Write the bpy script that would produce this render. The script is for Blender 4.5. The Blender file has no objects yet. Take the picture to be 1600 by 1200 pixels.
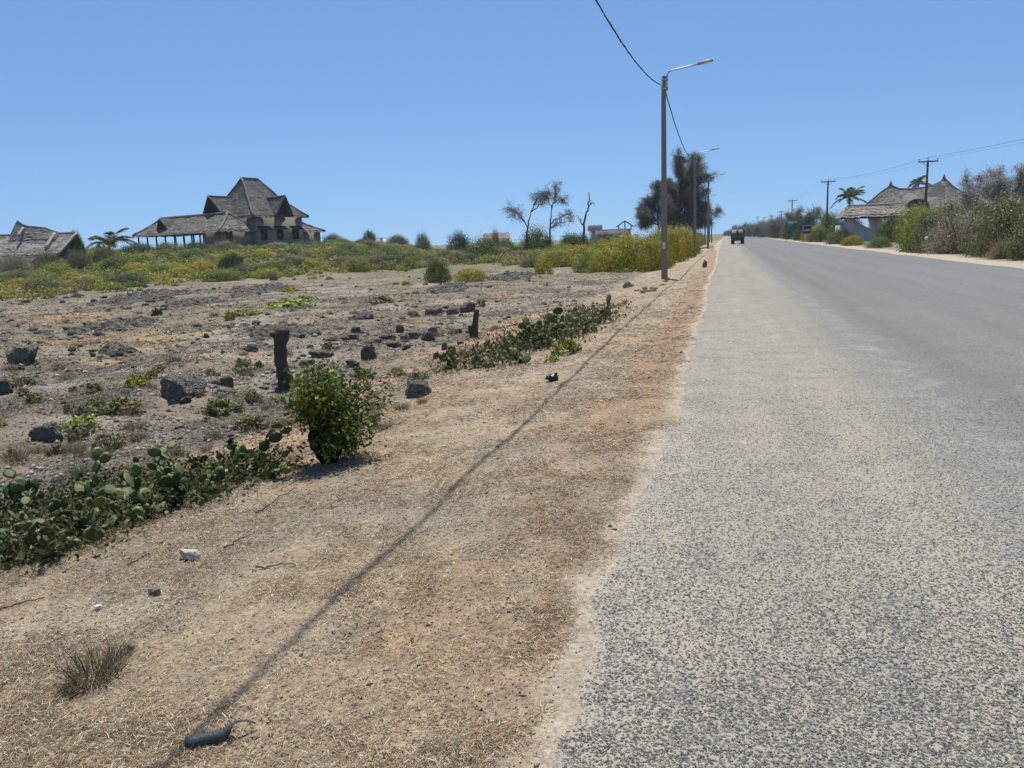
import bpy, math
import numpy as np
from mathutils import Matrix, Vector

# ------------------------------------------------------------------ camera
F = 1200.0                       # focal length in photo pixels (photo is 1600 x 1200)
EYE = np.array([0.0, 0.0, 1.6])
PSI, TH, RO = math.radians(15.65), math.radians(10.48), math.radians(-2.25)

def _rz(a):
    c, s = math.cos(a), math.sin(a)
    return np.array([[c, -s, 0], [s, c, 0], [0, 0, 1]])

def _rx(a):
    c, s = math.cos(a), math.sin(a)
    return np.array([[1, 0, 0], [0, c, -s], [0, s, c]])

CAMR = _rz(PSI) @ _rx(math.pi / 2 - TH) @ _rz(RO)
scene = bpy.context.scene
COL = scene.collection
cam_d = bpy.data.cameras.new('camera')
cam_d.sensor_width = 36.0
cam_d.lens = 36.0 * F / 1600.0
cam_d.clip_start = 0.05
cam_d.clip_end = 9000.0
cam = bpy.data.objects.new('camera', cam_d)
m4 = np.eye(4); m4[:3, :3] = CAMR; m4[:3, 3] = EYE
cam.matrix_world = Matrix(m4.tolist())
COL.objects.link(cam)
scene.camera = cam

# ------------------------------------------------------------------ sky and sun
SUN_TO = np.array([-0.10, 0.30, 1.0]); SUN_TO /= np.linalg.norm(SUN_TO)
elev = math.asin(SUN_TO[2])
azim = math.atan2(SUN_TO[0], SUN_TO[1])          # clockwise from +Y
world = bpy.data.worlds.new('World'); scene.world = world
world.use_nodes = True
wn = world.node_tree.nodes; wl = world.node_tree.links
bg = wn['Background']
sky = wn.new('ShaderNodeTexSky'); sky.sky_type = 'NISHITA'; sky.sun_disc = False
sky.sun_elevation = elev; sky.sun_rotation = azim
sky.altitude = 0.0; sky.air_density = 1.15; sky.dust_density = 0.2; sky.ozone_density = 10.0
tc = wn.new('ShaderNodeTexCoord'); vm = wn.new('ShaderNodeVectorMath'); vm.operation = 'ADD'   # lifts the pale band at the horizon a little
vm.inputs[1].default_value = (0, 0, 0.12); nz = wn.new('ShaderNodeVectorMath'); nz.operation = 'NORMALIZE'
wl.new(tc.outputs['Generated'], vm.inputs[0]); wl.new(vm.outputs[0], nz.inputs[0]); wl.new(nz.outputs[0], sky.inputs[0])
wl.new(sky.outputs[0], bg.inputs['Color'])
bg.inputs['Strength'].default_value = 0.110
sun_d = bpy.data.lights.new('sun', 'SUN'); sun_d.energy = 4.7; sun_d.angle = math.radians(0.53)
sun_d.color = (1.0, 0.96, 0.89)
sun = bpy.data.objects.new('sun', sun_d); COL.objects.link(sun)
sun.rotation_euler = Vector((-SUN_TO).tolist()).to_track_quat('-Z', 'Y').to_euler()
sun.location = (0, 0, 60)
vs = scene.view_settings
vs.view_transform = 'Standard'; vs.look = 'None'; vs.exposure = 0.22; vs.gamma = 1.0
vs.use_curve_mapping = False
scene.cycles.max_bounces = 6
scene.cycles.transparent_max_bounces = 8

# ------------------------------------------------------------------ numeric helpers
RNG = np.random.default_rng(7)
CR = np.array([math.cos(PSI), math.sin(PSI)])          # camera right, on the ground
CF = np.array([-math.sin(PSI), math.cos(PSI)])         # camera forward, on the ground

def _h(ix, iy, seed):
    n = (ix.astype(np.int64) * 374761393 + iy.astype(np.int64) * 668265263 + seed * 974711) & 0x7fffffff
    n = ((n ^ (n >> 13)) * 1274126177) & 0x7fffffff
    n = n ^ (n >> 16)
    return (n & 0xffff) / 65535.0

def vnoise(x, y, seed=0):
    x = np.asarray(x, float); y = np.asarray(y, float)
    ix = np.floor(x); iy = np.floor(y)
    fx = x - ix; fy = y - iy
    fx = fx * fx * (3 - 2 * fx); fy = fy * fy * (3 - 2 * fy)
    a = _h(ix, iy, seed); b = _h(ix + 1, iy, seed); c = _h(ix, iy + 1, seed); d = _h(ix + 1, iy + 1, seed)
    return (a * (1 - fx) + b * fx) * (1 - fy) + (c * (1 - fx) + d * fx) * fy

def fbm(x, y, seed=0, o=4):
    r = 0; a = 0.5; f = 1.0; t = 0
    for k in range(o):
        r = r + a * vnoise(x * f + 17.3 * k, y * f - 9.1 * k, seed + k); t += a; a *= 0.5; f *= 2.03
    return r / t

def sst(a, b, x):
    t = np.clip((np.asarray(x, float) - a) / (b - a), 0, 1)
    return t * t * (3 - 2 * t)

EDGE_L, EDGE_R = -0.47, 10.1
def edge_l(y):
    y = np.asarray(y, float)
    near = np.exp(-np.maximum(y - 1.0, 0) / 6.0)
    return (EDGE_L + (vnoise(y * 0.45, y * 0 + 3.3, 5) - 0.5) * 0.16 + (vnoise(y * 2.1, y * 0, 6) - 0.5) * (0.10 + 0.03 * near)
            + (vnoise(y * 7.3, y * 0, 8) - 0.5) * 0.06 - 0.03 * sst(5.5, 3.0, y) - 0.9 * sst(60, 110, y) + 0.5 * sst(110, 300, y))

def terrain(x, y, fine=True):
    x = np.asarray(x, float); y = np.asarray(y, float)
    d = edge_l(y) - x
    t = np.clip(d / 4.0, 0, 1)
    z = -0.015 - 0.50 * (t ** 1.25) * (1.0 - 0.25 * t)
    z = z - 0.10 * sst(3.0, 6.0, d)
    w = x * CF[0] + y * CF[1]; u = x * CR[0] + y * CR[1]
    far_l = sst(4, 10, d)
    z = z + 2.55 * sst(48, 100, w) * sst(-8, -26, u) * far_l
    z = z - 1.6 * sst(135, 220, w) * sst(-8, -26, u) * far_l
    z = z + 0.35 * sst(40, 90, w) * sst(-30, -6, u) * far_l
    z = np.where(d < 0, -0.035 + 0.04 * np.exp(-np.maximum(-d, 0) / .06), z + 0.02 * np.exp(-np.maximum(d, 0) / .5))
    rr = x - EDGE_R
    z = np.where(rr > -0.1, -0.02 + 0.25 * sst(1.2, 6, rr), z)
    if fine:
        fm = sst(2.6, 5.0, d)
        z = z + fm * ((fbm(x * 0.35, y * 0.35, 21, 3) - 0.5) * 0.30 + (fbm(x * 1.7, y * 1.7, 31, 4) - 0.5) * 0.17
                      + (fbm(x * 7, y * 7, 61, 2) - 0.5) * 0.035)
        vm = sst(0.0, 0.35, d) * (1 - fm)
        z = z + vm * ((fbm(x * 1.1, y * 1.1, 41, 3) - 0.5) * 0.07 + (fbm(x * 9, y * 9, 51, 3) - 0.5) * 0.022)
        z = z + np.where(rr > 1.0, (fbm(x * .5, y * .5, 71, 3) - .5) * 0.12, 0)
    return z

def ray(px, py):
    return CAMR @ np.array([(px - 800) / F, -(py - 600) / F, -1.0])

def P(px, py, depth):
    return EYE + ray(px, py) * depth

def at_z(px, py, z):
    d = ray(px, py)
    return EYE + d * ((z - EYE[2]) / d[2])

def at_x(px, py, x):
    d = ray(px, py)
    return EYE + d * (x / d[0])

def proj(p):
    q = CAMR.T @ (np.asarray(p, float) - EYE)
    return 800 + F * q[0] / -q[2], 600 - F * q[1] / -q[2]

def G(px, py, tmax=400.0):
    """where the line of sight through a point of the photo meets the ground"""
    d = ray(px, py)
    t = np.concatenate([np.linspace(1.5, 30, 2400), np.linspace(30.05, tmax, 3000)])
    pts = EYE[None] + d[None] * t[:, None]
    g = terrain(pts[:, 0], pts[:, 1])
    k = np.nonzero(pts[:, 2] < g)[0]
    i = k[0] if len(k) else len(t) - 1
    p = pts[i].copy(); p[2] = g[i]
    return p, t[i]

def ground(u, w):
    x = u * CR[0] + w * CF[0]; y = u * CR[1] + w * CF[1]
    return np.array([x, y, float(terrain(x, y))])

def gp(px, depth):
    """ground point under column px of the photo at a depth in metres"""
    p = P(px, 370, depth)
    return np.array([p[0], p[1], float(terrain(p[0], p[1]))])

# ------------------------------------------------------------------ mesh helpers
class MB:
    def __init__(self):
        self.v = []; self.t = []; self.q = []; self.n = 0; self.c = []; self.hasc = False
    def add(self, verts, tris=None, quads=None, col=None):
        verts = np.asarray(verts, float).reshape(-1, 3)
        if tris is not None and len(tris): self.t.append(np.asarray(tris, np.int64).reshape(-1, 3) + self.n)
        if quads is not None and len(quads): self.q.append(np.asarray(quads, np.int64).reshape(-1, 4) + self.n)
        self.v.append(verts); self.n += len(verts)
        if col is None:
            self.c.append(np.full((len(verts), 3), 0.5))
        else:
            self.hasc = True
            self.c.append(np.broadcast_to(np.asarray(col, float), (len(verts), 3)))
        return self
    def box(self, c, s, rz=0.0, col=None, taper=1.0, tilt=None):
        c = np.asarray(c, float); s = np.asarray(s, float) / 2
        v = np.array([[-1, -1, -1], [1, -1, -1], [1, 1, -1], [-1, 1, -1], [-1, -1, 1], [1, -1, 1], [1, 1, 1], [-1, 1, 1]], float)
        v[4:, :2] *= taper
        v = v * s
        if tilt is not None: v = v @ np.asarray(tilt).T
        v = v @ _rz(rz).T + c
        return self.add(v, quads=[[0, 3, 2, 1], [4, 5, 6, 7], [0, 1, 5, 4], [1, 2, 6, 5], [2, 3, 7, 6], [3, 0, 4, 7]], col=col)
    def tube(self, path, rad, n=8, col=None, cap=True):
        path = np.asarray(path, float); k = len(path)
        rad = np.broadcast_to(np.asarray(rad, float), (k,))
        tg = np.gradient(path, axis=0); tg /= np.linalg.norm(tg, axis=1)[:, None] + 1e-9
        up = np.array([0, 0, 1.0]) if abs(tg[0][2]) < 0.9 else np.array([1.0, 0, 0])
        rings = []
        for i in range(k):
            a = np.cross(tg[i], up); a /= np.linalg.norm(a) + 1e-9
            b = np.cross(a, tg[i]); up = b
            ang = np.arange(n) * 2 * math.pi / n
            rings.append(path[i] + rad[i] * (np.cos(ang)[:, None] * a + np.sin(ang)[:, None] * b))
        v = np.concatenate(rings)
        i, j = np.meshgrid(np.arange(k - 1), np.arange(n), indexing='ij'); i = i.ravel(); j = j.ravel(); j2 = (j + 1) % n
        q = np.stack([i * n + j, i * n + j2, (i + 1) * n + j2, (i + 1) * n + j], 1)
        tris = []
        if cap:
            for s in (0, k - 1):
                for j_ in range(1, n - 1):
                    tris.append([s * n, s * n + j_ + 1, s * n + j_] if s == 0 else [s * n, s * n + j_, s * n + j_ + 1])
        return self.add(v, tris=tris, quads=q, col=col)
    def mesh(self, name, smooth=False):
        me = bpy.data.meshes.new(name)
        v = np.concatenate(self.v) if self.v else np.zeros((0, 3))
        t = np.concatenate(self.t) if self.t else np.zeros((0, 3), np.int64)
        q = np.concatenate(self.q) if self.q else np.zeros((0, 4), np.int64)
        me.vertices.add(len(v)); me.vertices.foreach_set('co', v.astype(np.float32).ravel())
        lv = np.concatenate([t.ravel(), q.ravel()]).astype(np.int32)
        me.loops.add(len(lv)); me.loops.foreach_set('vertex_index', lv)
        nt, nq = len(t), len(q)
        me.polygons.add(nt + nq)
        ls = np.concatenate([np.arange(nt) * 3, nt * 3 + np.arange(nq) * 4]).astype(np.int32)
        me.polygons.foreach_set('loop_start', ls)
        if smooth: me.polygons.foreach_set('use_smooth', np.ones(nt + nq, bool))
        me.update(calc_edges=True)
        if self.hasc:
            at = me.attributes.new('tint', 'FLOAT_COLOR', 'POINT')
            c = np.concatenate(self.c); c4 = np.ones((len(c), 4), np.float32); c4[:, :3] = c
            at.data.foreach_set('color', c4.ravel())
        return me
    def build(self, name, mat, parent=None, smooth=False, loc=None):
        me = self.mesh(name, smooth)
        me.materials.append(mat)
        return link(name, me, parent, loc)

def link(name, data, parent=None, loc=None, rz=0.0, scale=None):
    o = bpy.data.objects.new(name, data); COL.objects.link(o)
    if parent is not None: o.parent = parent
    if loc is not None: o.location = [float(k) for k in loc]
    o.rotation_euler = (0, 0, float(rz))
    if scale is not None: o.scale = [float(k) for k in scale]
    return o

def tag(o, label=None, cat=None, group=None, kind=None):
    if label: o['label'] = label
    if cat: o['category'] = cat
    if group: o['group'] = group
    if kind: o['kind'] = kind
    return o

def thing(name, loc, label, cat, group=None, rz=0.0, scale=None):
    return tag(link(name, None, None, loc, rz, scale), label, cat, group)

def unit(v):
    v = np.asarray(v, float)
    return v / (np.linalg.norm(v, axis=-1, keepdims=True) + 1e-9)

def leaf_quads(mb, c, L, W, rng, col, up=0.0, d=None, nrm=None):
    """rhombic leaves round centres c"""
    n = len(c)
    if d is None:
        d = rng.normal(size=(n, 3)); d[:, 2] += up
    d = unit(d)
    s = unit(np.cross(d, rng.normal(size=(n, 3))))
    if nrm is not None:            # leaves lie roughly along the surface of their clump
        nn = unit(unit(nrm) + rng.normal(size=(n, 3)) * .38); d = unit(np.cross(nn, rng.normal(size=(n, 3)))); s = np.cross(nn, d)
    L = np.broadcast_to(np.asarray(L, float), (n,))[:, None]; W = np.broadcast_to(np.asarray(W, float), (n,))[:, None]
    v = np.stack([c - d * L / 2, c + s * W / 2 - d * L * 0.08, c + d * L / 2, c - s * W / 2 - d * L * 0.08], 1).reshape(-1, 3)
    q = np.arange(4 * n).reshape(-1, 4)
    mb.add(v, quads=q, col=np.repeat(np.broadcast_to(np.asarray(col, float), (n, 3)), 4, axis=0))

def blades(mb, c, d, L, W, col, rng, bend=0.25):
    """two-segment pointed blades rooted at c along d"""
    n = len(c); d = unit(d)
    s = unit(np.cross(d, rng.normal(size=(n, 3)) + [0, 0, 0.2]))
    L = np.broadcast_to(np.asarray(L, float), (n,))[:, None]; W = np.broadcast_to(np.asarray(W, float), (n,))[:, None]
    b = rng.normal(size=(n, 3)) * bend; b[:, 2] -= bend * 0.7
    mid = c + d * L * 0.55; tip = c + d * L + b * L * 0.5
    v = np.stack([c - s * W / 2, c + s * W / 2, mid + s * W * 0.4, mid - s * W * 0.4, tip], 1).reshape(-1, 3)
    k = np.arange(n)[:, None] * 5
    mb.add(v, tris=k + np.array([[3, 2, 4]]), quads=k + np.array([[0, 1, 2, 3]]),
           col=np.repeat(np.broadcast_to(np.asarray(col, float), (n, 3)), 5, axis=0))

def ico(sub):
    import bmesh
    bm = bmesh.new(); bmesh.ops.create_icosphere(bm, subdivisions=sub, radius=1.0)
    v = np.array([x.co[:] for x in bm.verts]); t = np.array([[a.index for a in f.verts] for f in bm.faces])
    bm.free(); return v, t
ICO = {k: ico(k) for k in (1, 2, 3, 4)}

def n3(p, seed, o=3):
    return (fbm(p[:, 0] + p[:, 2] * 0.7, p[:, 1] - p[:, 2] * 0.9, seed, o) + fbm(p[:, 1] * 1.1 + 5 + p[:, 0] * .3, p[:, 2] * 1.2 + 9, seed + 40, o)) / 2

# ------------------------------------------------------------------ materials
MATS = {}
class NT:
    def __init__(self, name):
        self.m = bpy.data.materials.new(name); self.m.use_nodes = True
        self.n = self.m.node_tree.nodes; self.l = self.m.node_tree.links
        self.b = self.n['Principled BSDF']; self.out = self.n['Material Output']
        MATS[name] = self.m
    def node(self, typ, ins=None, **props):
        x = self.n.new(typ)
        for k, v in props.items(): setattr(x, k, v)
        for k, v in (ins or {}).items(): self.set(x.inputs[k], v)
        return x
    def set(self, sock, v):
        if hasattr(v, 'is_output') or isinstance(v, bpy.types.NodeSocket): self.l.new(v, sock)
        else:
            if isinstance(v, (tuple, list)) and len(v) == 3 and sock.type == 'RGBA': v = (*v, 1.0)
            sock.default_value = v
    def coord(self, kind='Object'):
        return self.node('ShaderNodeTexCoord').outputs[kind]
    def noise(self, vec, scale, detail=4.0, rough=0.55, dist=0.0):
        x = self.node('ShaderNodeTexNoise', {'Vector': vec, 'Scale': scale, 'Detail': detail, 'Roughness': rough, 'Distortion': dist})
        return x.outputs['Fac']
    def vor(self, vec, scale, out='Distance', feature='F1', rnd=1.0):
        x = self.node('ShaderNodeTexVoronoi', {'Vector': vec, 'Scale': scale, 'Randomness': rnd}, feature=feature)
        return x.outputs[out]
    def mp(self, v, a, b, c=0.0, d=1.0, smooth=False):
        x = self.node('ShaderNodeMapRange', {'Value': v, 'From Min': a, 'From Max': b, 'To Min': c, 'To Max': d})
        x.clamp = True
        if smooth: x.interpolation_type = 'SMOOTHSTEP'
        return x.outputs['Result']
    def math(self, op, a, b=0.0):
        return self.node('ShaderNodeMath', {0: a, 1: b}, operation=op).outputs[0]
    def mix(self, fac, a, b, mode='MIX'):
        x = self.node('ShaderNodeMix', data_type='RGBA', blend_type=mode)
        self.set(x.inputs['Factor'], fac)
        self.set(x.inputs[6], a); self.set(x.inputs[7], b)
        return x.outputs[2]
    def attr(self, name='tint', out='Color'):
        return self.node('ShaderNodeAttribute', attribute_name=name).outputs[out]
    def bump(self, h, strength=0.5, dist=0.02, normal=None):
        ins = {'Height': h, 'Strength': strength, 'Distance': dist}
        if normal is not None: ins['Normal'] = normal
        return self.node('ShaderNodeBump', ins).outputs['Normal']
    def fin(self, color=None, rough=None, normal=None, spec=None, metal=None):
        if color is not None: self.set(self.b.inputs['Base Color'], color)
        if rough is not None: self.set(self.b.inputs['Roughness'], rough)
        if normal is not None: self.set(self.b.inputs['Normal'], normal)
        if spec is not None: self.b.inputs['Specular IOR Level'].default_value = spec
        if metal is not None: self.b.inputs['Metallic'].default_value = metal
        return self.m

def plain(name, col, rough=0.8, var=0.18, scale=6.0, bump=0.0, spec=0.3, metal=0.0, tint=False):
    t = NT(name); co = t.coord()
    n = t.noise(co, scale, 5, 0.6)
    base = t.attr() if tint else col
    c = t.mix(1.0, base, t.mix(n, (1 - var,) * 3, (1 + var,) * 3), 'MULTIPLY')
    nm = t.bump(t.noise(co, scale * 6, 3), bump, 0.01) if bump else None
    return t.fin(c, rough, nm, spec, metal)

def foliage(name, trans=0.28, var=0.35, rough=0.55, objvar=0.0):
    t = NT(name)
    isl = t.node('ShaderNodeNewGeometry').outputs['Random Per Island']
    base = t.attr()
    c = t.mix(1.0, base, t.mix(isl, (1 - var, 1 - var, 1 - var), (1 + var, 1 + var * 0.9, 1 + var * 0.6)), 'MULTIPLY')
    if objvar:
        r = t.node('ShaderNodeObjectInfo').outputs['Random']
        c = t.mix(1.0, c, t.mix(r, (1 - objvar, 1 - objvar * .6, 1 - objvar), (1 + objvar, 1 + objvar * .4, 1)), 'MULTIPLY')
    t.fin(c, rough, None, 0.25)
    tr = t.node('ShaderNodeBsdfTranslucent', {'Color': c})
    mx = t.node('ShaderNodeMixShader', {0: trans, 1: t.b.outputs[0], 2: tr.outputs[0]})
    t.l.new(mx.outputs[0], t.out.inputs['Surface'])
    return t.m

# asphalt: dark chippings in a pale sandy binder, worn smoother and greyer out in the lanes
def asphalt():
    t = NT('worn_asphalt'); co = t.coord()
    sep = t.node('ShaderNodeSeparateXYZ', {0: co}); X = sep.outputs[0]; Y = sep.outputs[1]
    warp = t.noise(co, 38.0, 2)
    wv = t.node('ShaderNodeVectorMath', {0: co, 1: t.node('ShaderNodeVectorMath', {0: t.node('ShaderNodeTexNoise', {'Vector': co, 'Scale': 60.0}).outputs['Color'], 'Scale': 0.016}, operation='SCALE').outputs[0]}, operation='ADD').outputs[0]
    v1 = t.node('ShaderNodeTexVoronoi', {'Vector': wv, 'Scale': 62.0})
    v2 = t.node('ShaderNodeTexVoronoi', {'Vector': wv, 'Scale': 105.0})
    big = t.noise(co, 0.55, 4, 0.6); mid = t.noise(co, 2.3, 5, 0.6)
    st = t.node('ShaderNodeCombineXYZ', {0: t.math('MULTIPLY', X, 1.5), 1: t.math('MULTIPLY', Y, 0.055), 2: 0.0}).outputs[0]
    streak = t.noise(st, 1.0, 4, 0.6)
    # lane wear: sandy near the left edge, greyer beyond two metres
    lane = t.mp(t.math('ADD', X, t.mp(mid, 0.3, 0.7, -0.45, 0.45)), 1.0, 2.4, 0, 1, True)
    rnd = t.node('ShaderNodeSeparateColor', {0: v1.outputs['Color']})
    thr = t.math('ADD', t.mp(rnd.outputs[0], 0, 1, 0.24, 0.62), t.mp(mid, 0.3, 0.7, 0.10, -0.16))
    thr = t.math('ADD', thr, t.mp(lane, 0, 1, 0.0, 0.07))
    chip = t.mp(t.math('SUBTRACT', thr, v1.outputs['Distance']), -0.04, 0.06, 0, 1)
    chip2 = t.mp(v2.outputs['Distance'], 0.25, 0.36, 0.75, 0)
    chipcol = t.mix(rnd.outputs[1], (0.095, 0.093, 0.089), (0.225, 0.217, 0.203))
    matrix = t.mix(lane, t.mix(big, (0.305, 0.27, 0.212), (0.375, 0.332, 0.263)), t.mix(big, (0.18, 0.175, 0.165), (0.225, 0.217, 0.203)))
    c = t.mix(t.math('MULTIPLY', chip2, 0.6), matrix, (0.13, 0.128, 0.122))
    c = t.mix(chip, c, chipcol)
    # pale sandy scuffs and smoother dark wheel track
    sand = t.mp(t.noise(co, 1.3, 6, 0.7), 0.60, 0.72, 0, 0.55, True)
    c = t.mix(t.math('MULTIPLY', sand, t.mp(lane, 0, 1, 1.0, 0.45)), c, (0.47, 0.41, 0.32))
    c = t.mix(1.0, c, t.mix(streak, (0.72, 0.725, 0.74), (1.22, 1.21, 1.18)), 'MULTIPLY')
    # joint between the widened shoulder and the old lane, wheel tracks, a few tar patches
    jx = t.math('ABSOLUTE', t.math('ADD', t.math('SUBTRACT', X, 1.95), t.mp(t.noise(co, 1.1, 5, .65), .3, .7, -.35, .35)))
    jn = t.math('MULTIPLY', t.mp(jx, .0, .3, 1, 0, True), t.mp(t.noise(co, 2.4, 6, .75), .46, .66, 0, .42))
    c = t.mix(jn, c, (0.40, 0.365, 0.31))
    wv2 = t.math('SINE', t.math('MULTIPLY', t.math('ADD', X, t.mp(big, .3, .7, -.2, .2)), 3.3))
    c = t.mix(t.math('MULTIPLY', t.mp(wv2, .2, 1, 0, .16), t.mp(lane, .3, 1, 0, 1)), c, (0.10, 0.10, 0.102))
    tar = t.mp(t.noise(co, 0.45, 3, .5), .66, .70, 0, .22)
    c = t.mix(t.math('MULTIPLY', tar, lane), c, (0.08, 0.08, 0.08))
    esand = t.mp(t.math('ADD', X, t.mp(t.noise(co, 2.6, 6, 0.7), .3, .7, -.20, .20)), -0.68, -0.42, 1.0, 0, True)
    c = t.mix(t.math('MULTIPLY', esand, t.mp(t.noise(co, 30, 4, .7), .35, .6, .35, 1.0)), c, (0.43, 0.36, 0.27))
    rl = t.mp(X, 2.4, 5.0, 0, 1, True)
    c = t.mix(t.math('MULTIPLY', rl, 0.25), c, (0.18, 0.178, 0.174))
    # drifted sand along the ragged left edge, thin cracks
    cr = t.node('ShaderNodeTexVoronoi', {'Vector': co, 'Scale': 0.9}, feature='DISTANCE_TO_EDGE')
    crk = t.mp(t.math('ADD', cr.outputs['Distance'], t.mp(t.noise(co, 9, 4), .3, .7, -.02, .03)), 0.0, 0.008, 0.35, 0)
    c = t.mix(t.math('MULTIPLY', crk, t.mp(big, 0.45, 0.6, 0, 1)), c, (0.42, 0.38, 0.31))
    hgt = t.math('ADD', t.math('MULTIPLY', chip, 1.0), t.math('MULTIPLY', chip2, 0.35))
    nm = t.bump(hgt, 0.55, 0.006)
    return t.fin(c, 0.9, nm, 0.18)

def soil():
    t = NT('dry_soil'); co = t.coord()
    base = t.attr()
    n1 = t.noise(co, 5.0, 6, 0.65); n2 = t.noise(co, 34.0, 5, 0.7); n3_ = t.noise(co, 160.0, 3, 0.7)
    c = t.mix(1.0, base, t.mix(t.mp(n1, .25, .75), (0.72, 0.73, 0.76), (1.26, 1.24, 1.2)), 'MULTIPLY')
    c = t.mix(1.0, c, t.mix(t.mp(n2, .25, .75), (0.55, 0.55, 0.56), (1.42, 1.41, 1.38)), 'MULTIPLY')
    c = t.mix(1.0, c, t.mix(t.mp(n3_, .25, .75), (0.62, 0.61, 0.6), (1.36, 1.36, 1.36)), 'MULTIPLY')
    v = t.node('ShaderNodeTexVoronoi', {'Vector': co, 'Scale': 30.0})
    r = t.node('ShaderNodeSeparateColor', {0: v.outputs['Color']})
    peb = t.math('MULTIPLY', t.mp(v.outputs['Distance'], 0.22, 0.30, 1, 0), t.mp(r.outputs[0], 0.72, 0.76, 0, 0.8))
    c = t.mix(peb, c, t.mix(r.outputs[1], (0.11, 0.10, 0.09), (0.48, 0.44, 0.37)))
    h = t.math('ADD', t.math('MULTIPLY', n2, 0.9), t.math('ADD', t.math('MULTIPLY', n3_, 0.35), t.math('MULTIPLY', peb, 0.5)))
    nm = t.bump(h, 0.75, 0.03)
    return t.fin(c, 0.95, nm, 0.1)

def rockm():
    t = NT('coral_rock'); co = t.coord()
    n = t.noise(co, 5.0, 7, 0.7); v = t.vor(co, 14.0)
    r = t.node('ShaderNodeObjectInfo').outputs['Random']
    c = t.mix(t.mp(n, .3, .7), (0.11, 0.102, 0.092), (0.40, 0.37, 0.325))
    c = t.mix(t.mp(t.noise(co, 2.2, 5), .52, .68, 0, .6), c, (0.27, 0.24, 0.2))
    c = t.mix(1.0, c, t.mix(r, (.8, .8, .8), (1.3, 1.27, 1.22)), 'MULTIPLY')
    h = t.math('ADD', n, t.math('MULTIPLY', v, 0.6))
    return t.fin(c, 0.95, t.bump(h, 1.0, 0.12), 0.1)

def barkm(name, a, b, scale=9.0):
    t = NT(name); co = t.coord()
    mp_ = t.node('ShaderNodeMapping', {'Vector': co, 'Scale': (1, 1, 0.18)})
    n = t.noise(mp_.outputs[0], scale * 3, 6, 0.7); n2 = t.noise(co, scale * 0.4, 3)
    c = t.mix(t.mp(n, .3, .7), a, b); c = t.mix(1.0, c, t.mix(n2, (.75, .75, .75), (1.25, 1.25, 1.25)), 'MULTIPLY')
    return t.fin(c, 0.92, t.bump(n, 0.9, 0.03), 0.1)

def outcropm():
    t = NT('weathered_outcrop'); co = t.coord()
    n = t.noise(co, 3.2, 7, 0.75); v = t.vor(co, 7.0); n2 = t.noise(co, 1.1, 4)
    c = t.mix(t.mp(n, .36, .64), (0.045, 0.042, 0.039), (0.26, 0.24, 0.205)); c = t.mix(t.mp(n2, .5, .65, 0, .7), c, (0.21, 0.175, 0.13))
    return t.fin(c, .95, t.bump(t.math('ADD', n, v), 1.0, .25), .1)
M_OUT = outcropm()
M_ROAD = asphalt(); M_SOIL = soil(); M_ROCK = rockm()
M_LEAF = foliage('leaf', 0.30, 0.38, 0.5); M_SCRUB = foliage('scrub_leaf', 0.25, 0.35, 0.6, 0.16)
M_NEEDLE = foliage('needle', 0.28, 0.35, 0.7); M_STRAW = foliage('straw', 0.15, 0.35, 0.8)
M_CACT = None
M_BARK = barkm('bark', (0.05, 0.04, 0.033), (0.17, 0.14, 0.11))
M_STUMP = barkm('stump_wood', (0.045, 0.034, 0.028), (0.15, 0.11, 0.085), 14)
M_THATCH = plain('thatch', (0.2, 0.18, 0.15), 0.95, 0.45, 0.9, 0.5, 0.05, tint=True)
M_TINT = plain('tinted', (0.5,) * 3, 0.85, 0.12, 4.0, 0.15, 0.2, tint=True)
M_STONE = plain('loose_stone', (0.5,) * 3, 0.95, 0.25, 30.0, 0.6, 0.1, tint=True)

def pole_mat():
    t = NT('weathered_pole'); co = t.coord()
    mp_ = t.node('ShaderNodeMapping', {'Vector': co, 'Scale': (1, 1, 0.06)})
    n = t.noise(mp_.outputs[0], 45, 5, 0.7); n2 = t.noise(co, 1.6, 4)
    c = t.mix(n, (0.15, 0.135, 0.118), (0.29, 0.265, 0.235)); c = t.mix(1.0, c, t.mix(n2, (.8, .8, .8), (1.2, 1.18, 1.14)), 'MULTIPLY')
    return t.fin(c, 0.85, t.bump(n, 0.5, 0.01), 0.2)
M_POLE = pole_mat()
M_UPOLE = barkm('creosoted_pole', (0.05, 0.042, 0.036), (0.12, 0.10, 0.085))
M_STEEL = plain('galvanised_steel', (0.42, 0.43, 0.44), 0.45, 0.1, 8, 0, 0.5, 0.7)
M_LAMP = plain('lamp_housing', (0.36, 0.36, 0.35), 0.5, 0.1, 8)
M_CABLE = plain('black_cable', (0.03, 0.03, 0.032), 0.6, 0.2, 10)
M_GLASS = plain('dark_glass', (0.02, 0.024, 0.028), 0.15, 0.1, 2, 0, 0.5)
def cact():
    t = NT('cactus_pad'); co = t.coord()
    r = t.node('ShaderNodeObjectInfo').outputs['Random']
    c = t.mix(r, (0.035, 0.065, 0.02), (0.15, 0.17, 0.045))
    n = t.noise(co, 7.0, 5, 0.6)
    c = t.mix(1.0, c, t.mix(n, (.7, .72, .7), (1.3, 1.28, 1.2)), 'MULTIPLY')
    yl = t.mp(t.noise(co, 3.0, 3), 0.62, 0.72, 0, 0.5)
    c = t.mix(yl, c, (0.24, 0.21, 0.10))
    v = t.vor(co, 9.0); sp = t.mp(v, 0.07, 0.11, 0.8, 0)
    c = t.mix(sp, c, (0.40, 0.36, 0.27))
    return t.fin(c, 0.5, t.bump(t.math('ADD', n, sp), 0.4, 0.02), 0.35)
M_CACT = cact()

# ------------------------------------------------------------------ the ground and the road
def grow(a, b, s0, rate, smax):
    r = [a]; s = s0
    while r[-1] < b:
        r.append(r[-1] + s); s = min(s * rate, smax)
    return np.array(r)

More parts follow.
